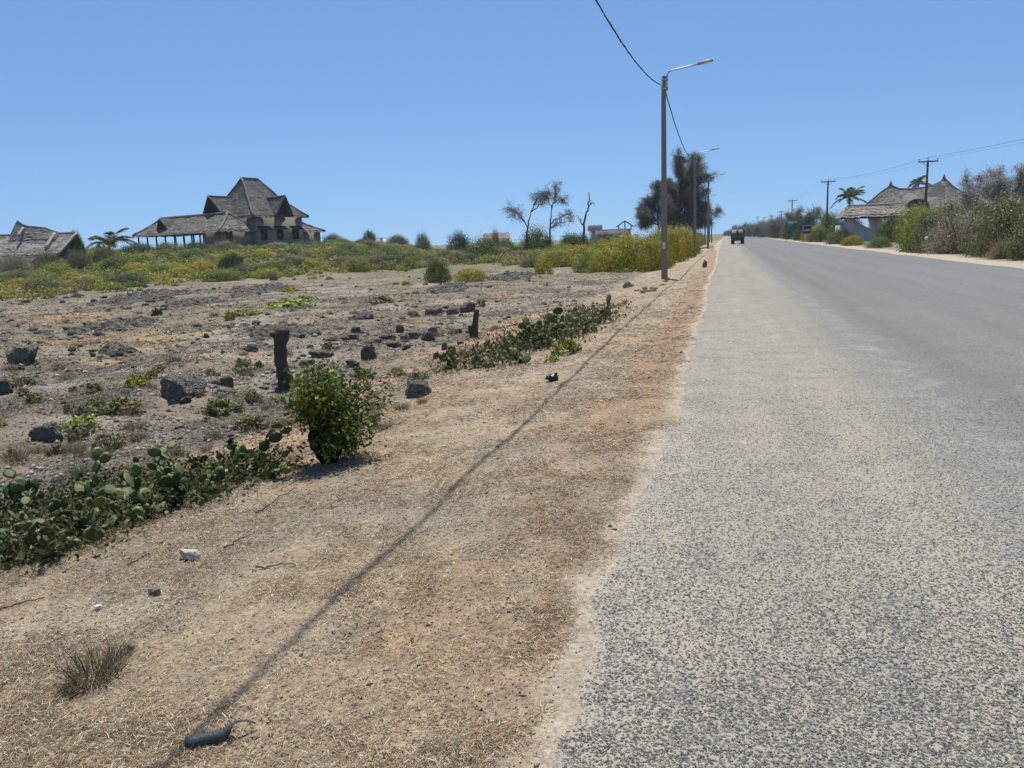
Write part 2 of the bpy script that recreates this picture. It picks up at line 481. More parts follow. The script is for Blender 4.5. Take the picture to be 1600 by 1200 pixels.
def make_ground():
    xl = -grow(0.3, 9.0, 0.055, 1.0, 1)
    xl2 = -grow(9.06, 3500, 0.07, 1.028, 300)
    xr = np.concatenate([np.arange(0.0, 9.6, 1.2), np.arange(9.7, 13, 0.12), grow(13.1, 3500, 0.3, 1.06, 300)])
    xs = np.unique(np.concatenate([xl2, xl, xr]))
    ys = np.unique(np.concatenate([-grow(1.3, 600, 2, 1.4, 100), grow(-1.0, 1.2, 0.3, 1, 1), grow(1.3, 9.0, 0.055, 1.0, 1), grow(9.06, 6000, 0.07, 1.0195, 300)]))
    X, Y = np.meshgrid(xs, ys, indexing='xy')
    x = X.ravel(); y = Y.ravel()
    z = terrain(x, y)
    d = edge_l(y) - x
    n = lambda s, seed, o=4: fbm(x * s, y * s, seed, o)
    c = np.zeros((len(x), 3))
    def lay(col, m):
        m = np.clip(m, 0, 1)[:, None]
        c[:] = c * (1 - m) + np.array(col) * m
    c[:] = (0.355, 0.28, 0.19)                                     # straw littered verge
    lay((0.29, 0.245, 0.185), sst(0.45, 0.62, n(1.3, 101)))         # gravelly grey patches
    lay((0.33, 0.23, 0.145), sst(0.54, 0.68, n(0.9, 111)) * 0.6)     # rusty patches
    lay((0.385, 0.32, 0.225), sst(0.55, 0.7, n(2.3, 121)) * 0.7)
    wob = (n(1.6, 131) - 0.5) * 0.5
    lay((0.33, 0.215, 0.135), sst(0.95, 0.45, d + wob) * sst(0.05, 0.2, d) * sst(3.5, 9, y) * 0.75)
    lay((0.45, 0.38, 0.29), sst(0.12, 0.0, d + wob * 0.4) * .9)         # pale sand at the asphalt edge
    # the field
    fm = sst(3.4, 4.6, d + (n(0.8, 141) - 0.5) * 1.2)
    fc = np.array([0.225, 0.185, 0.137])
    lay(fc, fm)
    lay((0.145, 0.123, 0.098), fm * sst(0.48, 0.62, n(0.9, 151)))
    lay((0.33, 0.285, 0.225), fm * sst(0.54, 0.68, n(0.75, 161)) * .8)
    lay((0.19, 0.175, 0.10), fm * sst(0.56, 0.66, n(0.33, 171)) * 0.5)
    band = np.exp(-((x + 5.05 + (n(0.25, 181) - 0.5) * 1.3) / 0.42) ** 2) * sst(0.26, 0.42, n(0.7, 191)) * sst(28, 20, y)
    lay((0.44, 0.285, 0.175), band * 1.2)
    def patch(px, py, w, h, col, k=1.0):
        p, dep = G(px, py); p2, dep2 = G(px, py - h / 2)
        ru = w / 2 * dep / F; rw = max(abs(dep2 - dep), 0.15)
        u = (x - p[0]) * CR[0] + (y - p[1]) * CR[1]; w_ = (x - p[0]) * CF[0] + (y - p[1]) * CF[1]
        r = np.sqrt((u / ru) ** 2 + (w_ / rw) ** 2)
        lay(col, sst(1.15, 0.4, r + (n(2.0, int(px) + 7) - 0.5) * 2.4) * k * (.45 + .55 * sst(.4, .6, n(4.5, int(px) + 9, 3))) * .85)
    yel = (0.46, 0.33, 0.15); org = (0.42, 0.23, 0.11)
    for a in ((90, 533, 190, 16, org, .8), (230, 540, 170, 30, yel, .9), (140, 566, 110, 14, yel, .8), (300, 562, 90, 18, yel, .8),
              (250, 526, 120, 12, yel, .7), (88, 493, 70, 12, org, .9), (160, 496, 70, 8, org, .6), (240, 519, 40, 8, org, .9),
              (20, 566, 60, 10, org, .9), (392, 560, 26, 10, org, .8), (785, 466, 70, 14, org, .75), (640, 503, 50, 10, org, .6),
              (590, 481, 50, 8, yel, .4), (480, 507, 70, 16, yel, .5), (620, 1001, 70, 22, (0.55, 0.39, 0.20), .9),
              (590, 1010, 60, 20, org, .25), (20, 1030, 70, 50, org, .4), (980, 820, 50, 22, (.5, .4, .28), .7), (905, 845, 60, 18, (.45, .3, .18), .6)):
        patch(*a)
    # right-hand shoulder and the land beyond it
    rr = x - EDGE_R
    lay((0.43, 0.37, 0.29), sst(-0.3, 0.0, rr))
    lay((0.22, 0.19, 0.13), sst(1.0, 2.2, rr + (n(0.7, 201) - .5) * 1.2))
    w = x * CF[0] + y * CF[1]
    lay((0.17, 0.16, 0.09), fm * sst(48, 75, w))
    lay((0.17, 0.16, 0.10), sst(150, 260, w))
    nx, ny = len(xs), len(ys)
    i, j = np.meshgrid(np.arange(ny - 1), np.arange(nx - 1), indexing='ij'); i = i.ravel(); j = j.ravel()
    q = np.stack([i * nx + j, i * nx + j + 1, (i + 1) * nx + j + 1, (i + 1) * nx + j], 1)
    mb = MB(); mb.add(np.stack([x, y, z], 1), quads=q, col=c)
    o = mb.build('ground', M_SOIL, None, smooth=True)
    tag(o, 'dry grey brown ground with a straw covered verge', kind='structure')
make_ground()

def make_road():
    ys = np.concatenate([np.arange(-40, 0, 2.0), grow(0, 4000, 0.06, 1.014, 60)])
    el = edge_l(ys)
    fr = np.array([0, 0.003, 0.02, 0.1, 0.3, 0.5, 0.75, 0.97, 1.0])
    er = EDGE_R + (vnoise(ys * .4, ys * 0, 15) - .5) * .3
    X = el[:, None] + (er - el)[:, None] * fr[None]
    # a low crown, the edges rolled down into the verge
    Z = 0.004 + 0.03 * (1 - (2 * fr - 1) ** 2)[None] + np.zeros_like(X)
    Z[:, 0] = -0.03; Z[:, 1] = -0.004; Z[:, -1] = -0.03
    Y = np.repeat(ys[:, None], len(fr), 1)
    nx, ny = len(fr), len(ys)
    i, j = np.meshgrid(np.arange(ny - 1), np.arange(nx - 1), indexing='ij'); i = i.ravel(); j = j.ravel()
    q = np.stack([i * nx + j, i * nx + j + 1, (i + 1) * nx + j + 1, (i + 1) * nx + j], 1)
    mb = MB(); mb.add(np.stack([X.ravel(), Y.ravel(), Z.ravel()], 1), quads=q)
    tag(mb.build('road', M_ROAD, None, smooth=True), 'worn grey asphalt road running to the horizon', kind='structure')
make_road()

# ------------------------------------------------------------------ thatched roofs
def thatch(mb, fn, L, H, rng, col=(0.20, 0.18, 0.155), course=0.25, lift=0.045, fringe=0.18):
    """overlapping ragged courses of palm thatch on a surface fn(s, t): s along the eave, t from eave to ridge"""
    n = max(4, int(H / course)); m = max(4, int(L / 0.16))
    s = np.linspace(0, 1, m + 1)
    def nrm(s_, t_):
        e = 1e-3
        a = fn(np.minimum(s_ + e, 1), t_) - fn(np.maximum(s_ - e, 0), t_)
        b = fn(s_, np.minimum(t_ + e, 1)) - fn(s_, np.maximum(t_ - e, 0))
        w = unit(np.cross(a, b)); w[w[:, 2] < 0] *= -1
        return w
    for i in range(n):
        t0 = i / n; t1 = min(1.0, (i + 1.25) / n)
        lo = np.clip(t0 + (rng.random(m + 1) - 0.6) * 0.7 / n, -0.5 / n if i == 0 else 0, 1)
        a = fn(s, np.clip(lo, 0, 1)); b = fn(s, np.full(m + 1, t1))
        nm = nrm(s, np.full(m + 1, min(max(t0, 0.02), 0.98)))
        a = a + nm * (lift * (0.6 + 0.8 * rng.random((m + 1, 1))))
        bmp = .7 * (fbm(s * L * .9, np.full(m + 1, t0 * H * .9), int(L * 10), 3) - .5) * .22
        a = a + nm * bmp[:, None]; b = b + nm * bmp[:, None] * .9
        if i == 0: a[:, 2] -= fringe * (0.4 + rng.random(m + 1))
        # separate leaves: two rows of verts, colours alternate
        v = np.concatenate([a, b]); k = np.arange(m)
        q = np.stack([k, k + 1, m + 1 + k + 1, m + 1 + k], 1)
        cc = np.array(col) * (0.72 + 0.56 * rng.random((m + 1, 1))) * (0.85 + 0.3 * rng.random())
        cc = cc * (1 + (rng.random((m + 1, 3)) - .5) * 0.10)
        mb.add(v, quads=q, col=np.concatenate([cc, cc * 0.95]))
    # deck below the courses
    g = 6
    ss, tt = np.meshgrid(np.linspace(0, 1, g + 1), np.linspace(0, 1, g + 1), indexing='xy')
    v = fn(ss.ravel(), tt.ravel()); v[:, 2] -= 0.10
    i, j = np.meshgrid(np.arange(g), np.arange(g), indexing='ij'); i = i.ravel(); j = j.ravel()
    mb.add(v, quads=np.stack([i * (g + 1) + j, i * (g + 1) + j + 1, (i + 1) * (g + 1) + j + 1, (i + 1) * (g + 1) + j], 1), col=np.array(col) * 0.6)

def quadfn(e0, e1, r1, r0, sag=0.0):
    e0, e1, r1, r0 = [np.asarray(k, float) for k in (e0, e1, r1, r0)]
    def f(s, t):
        s = np.asarray(s)[:, None]; t = np.asarray(t)[:, None]
        p = (e0 * (1 - s) + e1 * s) * (1 - t) + (r0 * (1 - s) + r1 * s) * t
        p = p.copy(); p[:, 2] -= (sag * np.sin(np.pi * np.clip(t, 0, 1)))[:, 0]
        return p
    return f

def slope(mb, e0, e1, r1, r0, rng, col, sag=0.0, course=0.25, lift=0.045, fringe=.18):
    e0, e1, r1, r0 = [np.asarray(k, float) for k in (e0, e1, r1, r0)]
    H = np.linalg.norm((r0 + r1) / 2 - (e0 + e1) / 2)
    thatch(mb, quadfn(e0, e1, r1, r0, sag), np.linalg.norm(e1 - e0), H, rng, col, course, lift, fringe)

def hip_roof(mb, x0, x1, y0, y1, ze, zr, axis, r0, r1, rng, col, sag=0.25, rc=None, course=0.25):
    """hip roof over a rectangle; ridge along axis from r0 to r1"""
    if axis == 'x':
        c = (y0 + y1) / 2 if rc is None else rc
        A, B = (r0, c, zr), (r1, c, zr)
        fs = [((x0, y0, ze), (x1, y0, ze), B, A), ((x1, y1, ze), (x0, y1, ze), A, B), ((x1, y0, ze), (x1, y1, ze), B, B), ((x0, y1, ze), (x0, y0, ze), A, A)]
    else:
        c = (x0 + x1) / 2 if rc is None else rc
        A, B = (c, r0, zr), (c, r1, zr)
        fs = [((x1, y0, ze), (x1, y1, ze), B, A), ((x0, y1, ze), (x0, y0, ze), A, B), ((x0, y0, ze), (x1, y0, ze), A, A), ((x1, y1, ze), (x0, y1, ze), B, B)]
    for f in fs: slope(mb, *f, rng, col, sag, course)
    # paler ridge and hip rolls
    cs = [(x0, y0, ze), (x1, y0, ze), (x1, y1, ze), (x0, y1, ze)]
    for p in cs:
        t = A if np.linalg.norm(np.subtract(p, A)) < np.linalg.norm(np.subtract(p, B)) else B
        k = np.linspace(0, 1, 9)[:, None]
        path = np.array(p) * (1 - k) + np.array(t) * k; path[:, 2] -= sag * np.sin(np.pi * k[:, 0]) - 0.06
        mb.tube(path + np.random.default_rng(2).normal(size=path.shape) * .04, 0.13, 6, col=np.array(col) * 1.18)
    k = np.linspace(0, 1, 6)[:, None]
    mb.tube(np.array(A) * (1 - k) + np.array(B) * k + [0, 0, .05], 0.2, 6, col=np.array(col) * 1.2)

TH_A = (0.142, 0.134, 0.122); TH_B = (0.22, 0.203, 0.18)

# ------------------------------------------------------------------ the big thatched house on the rise
def window_part(parent, c, w, h, rz, deep=0.10, n='window', wall_n=(0, -1)):
    f = MB(); t = 0.07
    nx, ny = wall_n
    ax = np.array([-ny, nx])
    for (o, s) in ((( -w / 2, 0), (t, h)), ((w / 2, 0), (t, h)), ((0, h / 2), (w, t)), ((0, -h / 2), (w + .1, t)), ((0, 0), (t * .6, h))):
        p = np.array([c[0] + ax[0] * o[0] + nx * 0.03, c[1] + ax[1] * o[0] + ny * 0.03, c[2] + o[1]])
        f.box(p, (s[0], 0.12, s[1]), math.atan2(ax[1], ax[0]), col=(0.10, 0.085, 0.07))
    fo = f.build(n, M_TINT, parent)
    g = MB(); g.box((c[0] + nx * 0.012, c[1] + ny * 0.012, c[2]), (w - .04, 0.03, h - .04), math.atan2(ax[1], ax[0]))
    g.build('pane', M_GLASS, fo)
    return fo

def big_house():
    rng = np.random.default_rng(11)
    z0 = 2.2
    c0 = P(401, 380, 100.0)
    e2 = 0.545 * CR + 0.839 * CF
    H = thing('thatched_house', (c0[0], c0[1], z0), 'large two storey house with tall dark grey thatched hip roof and open veranda', 'house', None, math.atan2(e2[1], e2[0]))
    wall = (0.27, 0.25, 0.185)
    m = MB()
    m.box((4.7, 0.85, 1.55), (8.0, 0.3, 5.1), col=wall); m.box((4.7, 9.85, 1.55), (8.0, 0.3, 5.1), col=wall)
    m.box((0.85, 5.35, 1.55), (0.3, 8.7, 5.1), col=wall); m.box((8.55, 5.35, 1.55), (0.3, 8.7, 5.1), col=wall)
    m.build('wall', M_TINT, H)
    # main roof
    m = MB(); hip_roof(m, 0, 9.4, 0, 10.7, 3.95, 9.2, 'x', 3.0, 5.6, rng, TH_A, 0.35)
    rf = m.build('main_roof', M_THATCH, H)
    # big gable towards the veranda
    def gable(cx, cy, zb, hw, hh, fx, fy, back, prow, nm):
        ax = np.array([-fy, fx])
        g = MB()
        cx, cy = float(cx), float(cy)
        apex = np.array([cx + fx * prow, cy + fy * prow, zb + hh])
        bk = np.array([cx - fx * back, cy - fy * back, zb + hh - 0.05])
        for s in (1, -1):
            e0 = np.array([cx + ax[0] * hw * s + fx * 0.1, cy + ax[1] * hw * s + fy * .1, zb]); e1 = np.array([e0[0] - fx * back, e0[1] - fy * back, zb])
            slope(g, e0, e1, bk, apex, rng, TH_A, 0.12, fringe=0.08)
            k = np.linspace(0, 1, 7)[:, None]; g.tube(e0 * (1 - k) + apex * k, 0.11, 6, col=np.array(TH_A) * .9)
        k = np.linspace(0, 1, 5)[:, None]; g.tube(apex * (1 - k) + bk * k, 0.14, 6, col=np.array(TH_A) * 1.3)
        ob = g.build(nm, M_THATCH, rf)
        # dark timber louvre face set well inside the prow
        d = MB(); nb = 9
        for i in range(nb):
            zz = zb + 0.1 + (hh - 0.35) * i / nb; wd = 2 * hw * (1 - (i + .5) / nb) * 0.93
            d.box((cx - fx * 0.5, cy - fy * 0.5, zz + .1), (wd, 0.05, (hh - .35) / nb * .93), math.atan2(ax[1], ax[0]), col=(0.035, 0.03, 0.026))
        d.build('gable_louvre', M_TINT, rf)
    gable(-1.1, 6.6, 3.75, 2.7, 3.1, -1, 0, 5.2, 0.6, 'gable_roof')
    gable(4.8, -0.2, 4.0, 1.5, 2.6, 0, -1, 3.8, 0.55, 'gable_roof')
    # veranda roof in front, running off to the left
    m = MB(); hip_roof(m, -5.1, 1.6, 0.55, 19.4, 2.15, 4.45, 'y', 3.0, 17.2, rng, (0.185, 0.172, 0.15), 0.12, rc=-1.7)
    vr = m.build('veranda_roof', M_THATCH, H)
    g = MB()
    for s in (1, -1):
        slope(g, (-4.1, 13.9 + 1.35 * s, 2.75), (-2.2, 13.9 + 1.35 * s, 2.95), (-1.7, 13.9, 4.3), (-4.35, 13.9, 4.3), rng, TH_A, 0.05, fringe=.05)
    g.build('dormer_roof', M_THATCH, vr)
    d = MB()
    for i in range(5):
        d.box((-3.75, 13.9, 2.9 + .25 * i), (0.05, 2.3 * (1 - (i + .4) / 5), 0.22), col=(0.03, 0.026, 0.024))
    d.build('dormer_louvre', M_TINT, vr)
    # far lean-to at the right
    m = MB(); hip_roof(m, 8.6, 12.6, 0.3, 6.0, 1.95, 3.6, 'y', 2.6, 4.0, rng, TH_B, 0.1, rc=9.2)
    m.build('side_roof', M_THATCH, H)
    m = MB(); m.box((10.4, 3.2, 0.4), (3.4, 4.6, 3.0), col=(0.27, 0.235, 0.18)); m.build('side_wall', M_TINT, H)
    # veranda: plinth, parapet, posts
    m = MB(); m.box((-1.75, 9.95, -0.75), (6.2, 18.5, 1.5), col=(0.17, 0.20, 0.19)); m.build('plinth', M_TINT, H)
    m = MB(); m.box((-4.75, 10.9, 0.17), (0.18, 16.4, 0.34), col=(0.20, 0.225, 0.21)); m.box((-1.7, 19.05, 0.17), (5.9, 0.18, 0.34), col=(0.20, 0.225, 0.21)); m.build('parapet', M_TINT, H)
    for y in np.linspace(4.6, 18.9, 8):
        p = MB(); p.tube([(-4.5, y, 0.0), (-4.5, y, 2.25)], [0.13, 0.10], 8, col=(0.09, 0.075, 0.06)); p.build('post', M_TINT, H)
    for y in np.linspace(11.4, 18.9, 5):
        p = MB(); p.tube([(1.2, y, 0.0), (1.2, y, 2.25)], [0.13, 0.10], 8, col=(0.09, 0.075, 0.06)); p.build('post', M_TINT, H)
    m = MB(); m.box((-4.5, 11.7, 2.28), (0.16, 14.6, 0.18), col=(0.09, 0.075, 0.06)); m.box((1.2, 14.4, 2.28), (0.16, 7, 0.18), col=(0.09, 0.075, 0.06)); m.build('beam', M_TINT, H)
    m = MB(); m.box((-4.55, 3.0, 1.1), (0.2, 3.2, 2.4), col=(0.19, 0.17, 0.14)); m.box((-1.9, 1.3, 1.1), (5.1, 0.2, 2.4), col=(0.24, 0.215, 0.17)); m.build('veranda_wall', M_TINT, H)
    m = MB(); m.box((-3.2, 1.17, 1.1), (1.0, 0.06, 2.1), col=(0.07, 0.055, 0.045)); m.build('door', M_TINT, H)
    # windows with small sloping hoods along the lit side
    for x in (1.9, 4.6, 7.3):
        wo = window_part(H, (x, 0.69, 1.55), 1.0, 1.25, 0)
        hd = MB(); tl = _rx(math.radians(32))
        for k in range(6): hd.box((x, 0.38 - 0.0 * k, 2.48), (1.9, 0.9, 0.07), tilt=tl, col=(0.055, 0.05, 0.045)) if k == 0 else hd.box((x - 1.05 + k * .35, 0.36, 2.53), (0.1, 0.9, 0.05), tilt=tl, col=(0.075, 0.07, 0.06))
        hd.build('window_hood', M_TINT, wo)
    # furniture in the veranda
    for i, (x, y) in enumerate(((-3.2, 8.0), (-2.6, 11.0), (-3.3, 14.8), (-0.6, 13.2))):
        t = MB(); t.box((0, 0, 0.74), (1.3, 0.9, 0.06), col=(0.06, 0.045, 0.035))
        T = thing('veranda_table', (0, 0, 0), 'dark wooden table standing in the open veranda of the thatched house', 'table', 'tables in the open veranda')
        T.matrix_world = Matrix.Translation((c0[0], c0[1], z0)) @ Matrix.Rotation(math.atan2(e2[1], e2[0]), 4, 'Z') @ Matrix.Translation((x, y, 0))
        t.build('table_top', M_TINT, T)
        for sx in (-.55, .55):
            for sy in (-.35, .35):
                l = MB(); l.box((sx, sy, 0.355), (0.07, 0.07, 0.71), col=(0.05, 0.04, 0.03)); l.build('leg', M_TINT, T)
big_house()

# ------------------------------------------------------------------ low thatched house at the far left
def left_house():
    rng = np.random.default_rng(12)
    dep = 82.0
    o = P(40, 400, dep); z0 = 0.75
    rz = PSI + math.radians(4)
    H = thing('thatched_house', (o[0], o[1], z0), 'low grey thatched house with a pointed horn on its ridge, left of the palm', 'house', None, rz)
    k = dep / F
    X = lambda px: (px - 40) * k
    zr = P(40, 366, dep)[2] - z0; ze = P(40, 400, dep)[2] - z0
    m = MB()
    x0, x1 = X(-110), X(112)
    col = (0.25, 0.23, 0.205)
    slope(m, (x0, -3.4, ze), (x1, -3.4, ze), (X(122), 0, zr - 0.1), (x0, 0, zr), rng, col, 0.15)
    slope(m, (x1, 3.4, ze), (x0, 3.4, ze), (x0, 0, zr), (X(122), 0, zr - 0.1), rng, col, 0.15)
    for a, b in (((x1, -3.4, ze), (X(122), 0, zr - .05)), ((x0, 0, zr), (X(122), 0, zr - .05))):
        kk = np.linspace(0, 1, 7)[:, None]; m.tube(np.array(a) * (1 - kk) + np.array(b) * kk, 0.13, 6, col=np.array(col) * 1.2)
    # paler seam running down the slope
    kk = np.linspace(0.05, 0.72, 7)[:, None]; m.tube(np.array((X(90), -0.05, zr + .06)) * (1 - kk) + np.array((X(89), -3.3, ze + .1)) * kk + [0, 0, .02], 0.16, 6, col=(0.36, 0.34, 0.30))
    m.build('roof', M_THATCH, H)
    # upper roof with the horn
    m = MB(); pts = [(24, 366), (30, 356), (36, 345.5), (43, 351.5), (50, 354.5), (62, 356), (76, 358), (86, 363), (95, 367)]
    px = np.array([p[0] for p in pts], float); py = np.array([p[1] for p in pts], float)
    def fn(side):
        def f(s, t):
            q = px[0] + (px[-1] - px[0]) * s
            zt = np.interp(q, px, [P(40, y_, dep)[2] - z0 for y_ in py])
            zb = np.full_like(q, zr - 0.72)
            z = zb + (zt - zb) * t ** 1.25
            return np.stack([X(q), side * 1.05 * (1 - t), z], 1)
        return f
    for sd in (-1, 1): thatch(m, fn(sd), X(95) - X(24), 1.9, rng, col)
    zz = [P(40, y_, dep)[2] - z0 + .03 for y_ in py]
    m.tube(np.stack([X(px), px * 0, zz], 1), 0.10, 6, col=np.array(col) * 1.1)
    kk = np.linspace(0.1, 1, 6)[:, None]
    m.tube(np.array((X(45), -0.1, zr + .75)) * (1 - kk) + np.array((X(45), -1.6, zr - .2)) * kk, 0.13, 6, col=(0.34, 0.32, 0.28))
    m.build('ridge_roof', M_THATCH, H)
    m = MB(); m.box(((x0 + x1) / 2 - .6, 0, ze / 2 - .6), (x1 - x0 - 1.6, 5.6, ze + 1.2), col=(0.30, 0.27, 0.22)); m.build('wall', M_TINT, H)
    # dark triangular end
    m = MB()
    for i in range(6):
        t0, t1 = i / 6, (i + .9) / 6
        w = 3.1 * (1 - (t0 + t1) / 2)
        m.box((x1 - 0.35, 0, ze + (zr - ze) * (t0 + t1) / 2 - 0.15), (0.1, 2 * w, (zr - ze) / 6.8), col=(0.07, 0.062, 0.055))
    m.build('gable_louvre', M_TINT, H)
left_house()

# ------------------------------------------------------------------ thatched lodge and its gate on the right
def lodge():
    rng = np.random.default_rng(13)
    dep = 104.0
    o = P(1432, 330, dep); z0 = 0.2
    H = thing('thatched_lodge', (o[0], o[1], z0), 'thatched lodge with a sagging ridge between two pointed peaks behind the roadside bushes', 'building', None, PSI + math.radians(-6))
    k = dep / F; X = lambda px: (np.asarray(px, float) - 1432) * k
    Z = lambda px, py: P(px, py, dep)[2] - z0
    pts = [(1352, 323), (1366, 311), (1378, 300), (1387, 293.5), (1391.5, 288.5), (1396, 292), (1404, 295.5), (1420, 296), (1440, 294), (1455, 290.5), (1464, 286.5), (1470, 279), (1475, 284), (1482, 291), (1494, 299), (1510, 308), (1530, 316)]
    px = np.array([p[0] for p in pts], float); zt = np.array([Z(a, b) for a, b in pts])
    ze = Z(1440, 334)
    m = MB(); col = (0.235, 0.213, 0.185)
    def fn(side):
        def f(s, t):
            q = px[0] + (px[-1] - px[0]) * s
            top = np.interp(q, px, zt)
            hip = np.clip(np.minimum((q - px[0]) / 40.0, (px[-1] - q) / 55.0), 0.03, 1)
            z = ze - .1 + (np.maximum(top, ze) - ze + .1) * (0.72 * t + 0.28 * t ** 2.2)
            return np.stack([X(q), side * (4.2 * hip ** .5) * (1 - t), z], 1)
        return f
    for sd in (-1, 1): thatch(m, fn(sd), 15.4, 6.0, rng, col, 0.33)
    m.tube(np.stack([X(px), px * 0, zt + .03], 1), 0.12, 6, col=np.array(col) * .9)
    for a, b in ((1391.5, 288.5), (1470, 279)):
        m.tube([(X(a), 0, Z(a, b) - .5), (X(a), 0, Z(a, b) + .15), (X(a), 0, Z(a, b) + .55)], [0.34, 0.16, 0.04], 7, col=np.array(col) * .75)
    rf = m.build('roof', M_THATCH, H)
    # eyebrow opening
    e = MB(); a = np.linspace(0, math.pi, 17)
    cx = float(X(1416)); hw = 1.35; zb = Z(1416, 329); hh = Z(1416, 314.5) - zb
    yf, yb = -3.7, -0.9
    fr = np.stack([cx + hw * 1.12 * -np.cos(a), np.full(17, yf), zb + (hh + .14) * np.sin(a) ** .8], 1)
    bk = np.stack([cx + hw * 1.2 * -np.cos(a), np.full(17, yb), zb + .5 + (hh + .35) * np.sin(a) ** .8], 1)
    i = np.arange(16); e.add(np.concatenate([fr, bk]), quads=np.stack([i, i + 1, 17 + i + 1, 17 + i], 1), col=np.array(col) * .8)
    e.tube(fr, 0.10, 6, col=np.array(col) * .95)
    e.build('eyebrow_roof', M_THATCH, rf)
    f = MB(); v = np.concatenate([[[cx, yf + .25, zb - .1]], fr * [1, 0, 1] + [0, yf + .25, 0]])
    f.add(v, tris=np.stack([np.zeros(16, int), 1 + i, 2 + i], 1), col=(0.03, 0.03, 0.03))  # near-black sheet: the shade inside the opening is put into its colour
    f.build('eyebrow_shade', M_TINT, rf)
    w = MB(); w.box((float(X(1436)), 0, ze / 2 - .05), (11.4, 5.4, ze - .2), col=(0.50, 0.45, 0.36)); w.build('wall', M_TINT, H)
    w = MB(); w.tube([(float(X(1442)), -3.7, 0), (float(X(1442)), -3.7, ze)], 0.2, 8, col=(.5, .47, .42)); w.build('column', M_TINT, H)
    # gate roof by the road
    dep = 84.0; o = P(1365, 345, dep); z0 = float(ground((1365 - 800) / F * dep, dep)[2])
    g = thing('thatched_gate', (o[0], o[1], z0), 'long low pale thatched gate roof above a grey white wall, in front of the lodge', 'gate', None, PSI + math.radians(-8))
    k2 = dep / F; X2 = lambda q: (q - 1365) * k2; Z2 = lambda q, y: P(q, y, dep)[2] - z0
    m = MB(); col2 = (0.33, 0.285, 0.23)
    zr, ze = Z2(1365, 320.5), Z2(1365, 337.5)
    x0, x1, r0, r1 = X2(1313), X2(1419), X2(1325), X2(1404)
    for f_ in (((x0, -1.5, ze), (x1, -1.5, ze), (r1, 0, zr), (r0, 0, zr)), ((x1, 1.5, ze), (x0, 1.5, ze), (r0, 0, zr), (r1, 0, zr)), ((x1, -1.5, ze), (x1, 1.5, ze), (r1, 0, zr), (r1, 0, zr)), ((x0, 1.5, ze), (x0, -1.5, ze), (r0, 0, zr), (r0, 0, zr))):
        slope(m, *f_, rng, col2, 0.03, 0.24, 0.06, 0.12)
    m.tube([(r0, 0, zr + .03), (r1, 0, zr + .03)], 0.13, 6, col=np.array(col2) * 1.1)
    m.build('roof', M_THATCH, g)
    wc = (0.52, 0.50, 0.47)
    for q in (1328, 1408):
        p = MB(); p.box((X2(q), -0.2, ze / 2), (0.85, 0.85, ze + .05), col=wc); p.build('pillar', M_TINT, g)
    # curved wing wall sweeping down to the right
    n = 12; q = np.linspace(1334, 1368, n); top = Z2(1340, 343) + (Z2(1360, 358) - Z2(1340, 343)) * np.sin(np.linspace(0, math.pi / 2, n))
    v = []; 
    for a_, t_ in zip(q, top):
        xx = X2(a_)
        v += [(xx, -0.45, -.3), (xx, -0.2, -.3), (xx, -0.2, t_), (xx, -0.45, t_)]
    qd = []
    for a_ in range(n - 1):
        b = a_ * 4
        qd += [[b, b + 4, b + 7, b + 3], [b + 3, b + 7, b + 6, b + 2], [b + 2, b + 6, b + 5, b + 1]]
    qd += [[n * 4 - 4, n * 4 - 3, n * 4 - 2, n * 4 - 1]]
    m = MB(); m.add(v, quads=qd, col=wc); m.build('wing_wall', M_TINT, g)
    m = MB(); m.box((X2(1316), -.3, Z2(1316, 352) / 2), (X2(1323) - X2(1306), 0.25, Z2(1316, 352)), col=wc); m.build('side_wall', M_TINT, g)
    m = MB(); m.box((0, 0.5, ze - .12), (x1 - x0 - .8, .2, .22), col=(.1, .085, .07)); m.build('beam', M_TINT, g)
lodge()

# ------------------------------------------------------------------ pale houses far beyond the scrub
def far_house(px0, px1, pyb, pyt, dep, label, col, roof=None, frame=False, name='far_house'):
    o = P((px0 + px1) / 2, pyb, dep); k = dep / F
    w = (px1 - px0) * k; zb = float(terrain(o[0], o[1])) - .2; zt = P((px0 + px1) / 2, pyt, dep)[2]; h = zt - zb
    H = thing(name, (o[0], o[1], zb), label, 'house', None, PSI)
    m = MB(); m.box((0, 3, h / 2), (w, 7, h), col=col); m.build('wall', M_TINT, H)
    nw = max(2, int(w / 3.2))
    for i in range(nw):
        x = -w / 2 + w * (i + .5) / nw
        f = MB(); f.box((x, -0.52, h * .62), (.9, 0.06, h * .26), col=(0.09, 0.09, 0.09)); wo = f.build('window', M_TINT, H)
        g = MB(); g.box((x, -0.58, h * .62 - h * .16), (1.6, 0.16, 0.12), col=col); g.build('sill', M_TINT, wo)
    m = MB()
    if roof:
        slope(m, (-w / 2 - .4, -.9, h), (w / 2 + .4, -.9, h), (w / 2, 3, h + 2.0), (-w / 2, 3, h + 2.0), np.random.default_rng(3), roof, 0, .5, .05, .05)
        slope(m, (w / 2 + .4, 6.9, h), (-w / 2 - .4, 6.9, h), (-w / 2, 3, h + 2.0), (w / 2, 3, h + 2.0), np.random.default_rng(4), roof, 0, .5, .05, .05)
        m.build('roof', M_THATCH, H)
    else:
        m.box((0, 3, h + .15), (w + .5, 7.5, .3), col=col); m.build('roof_slab', M_TINT, H)
    return H, h, w
far_house(756, 796, 376, 373.5, 240, 'long low pinkish white house on the skyline left of the twin wispy trees', (0.36, 0.32, 0.30), (0.27, 0.22, 0.19))
H, h, w = far_house(925, 985, 366, 360, 200, 'grey white flat roofed house on the skyline right of the dead tree', (0.26, 0.265, 0.27))
m = MB(); zb = h
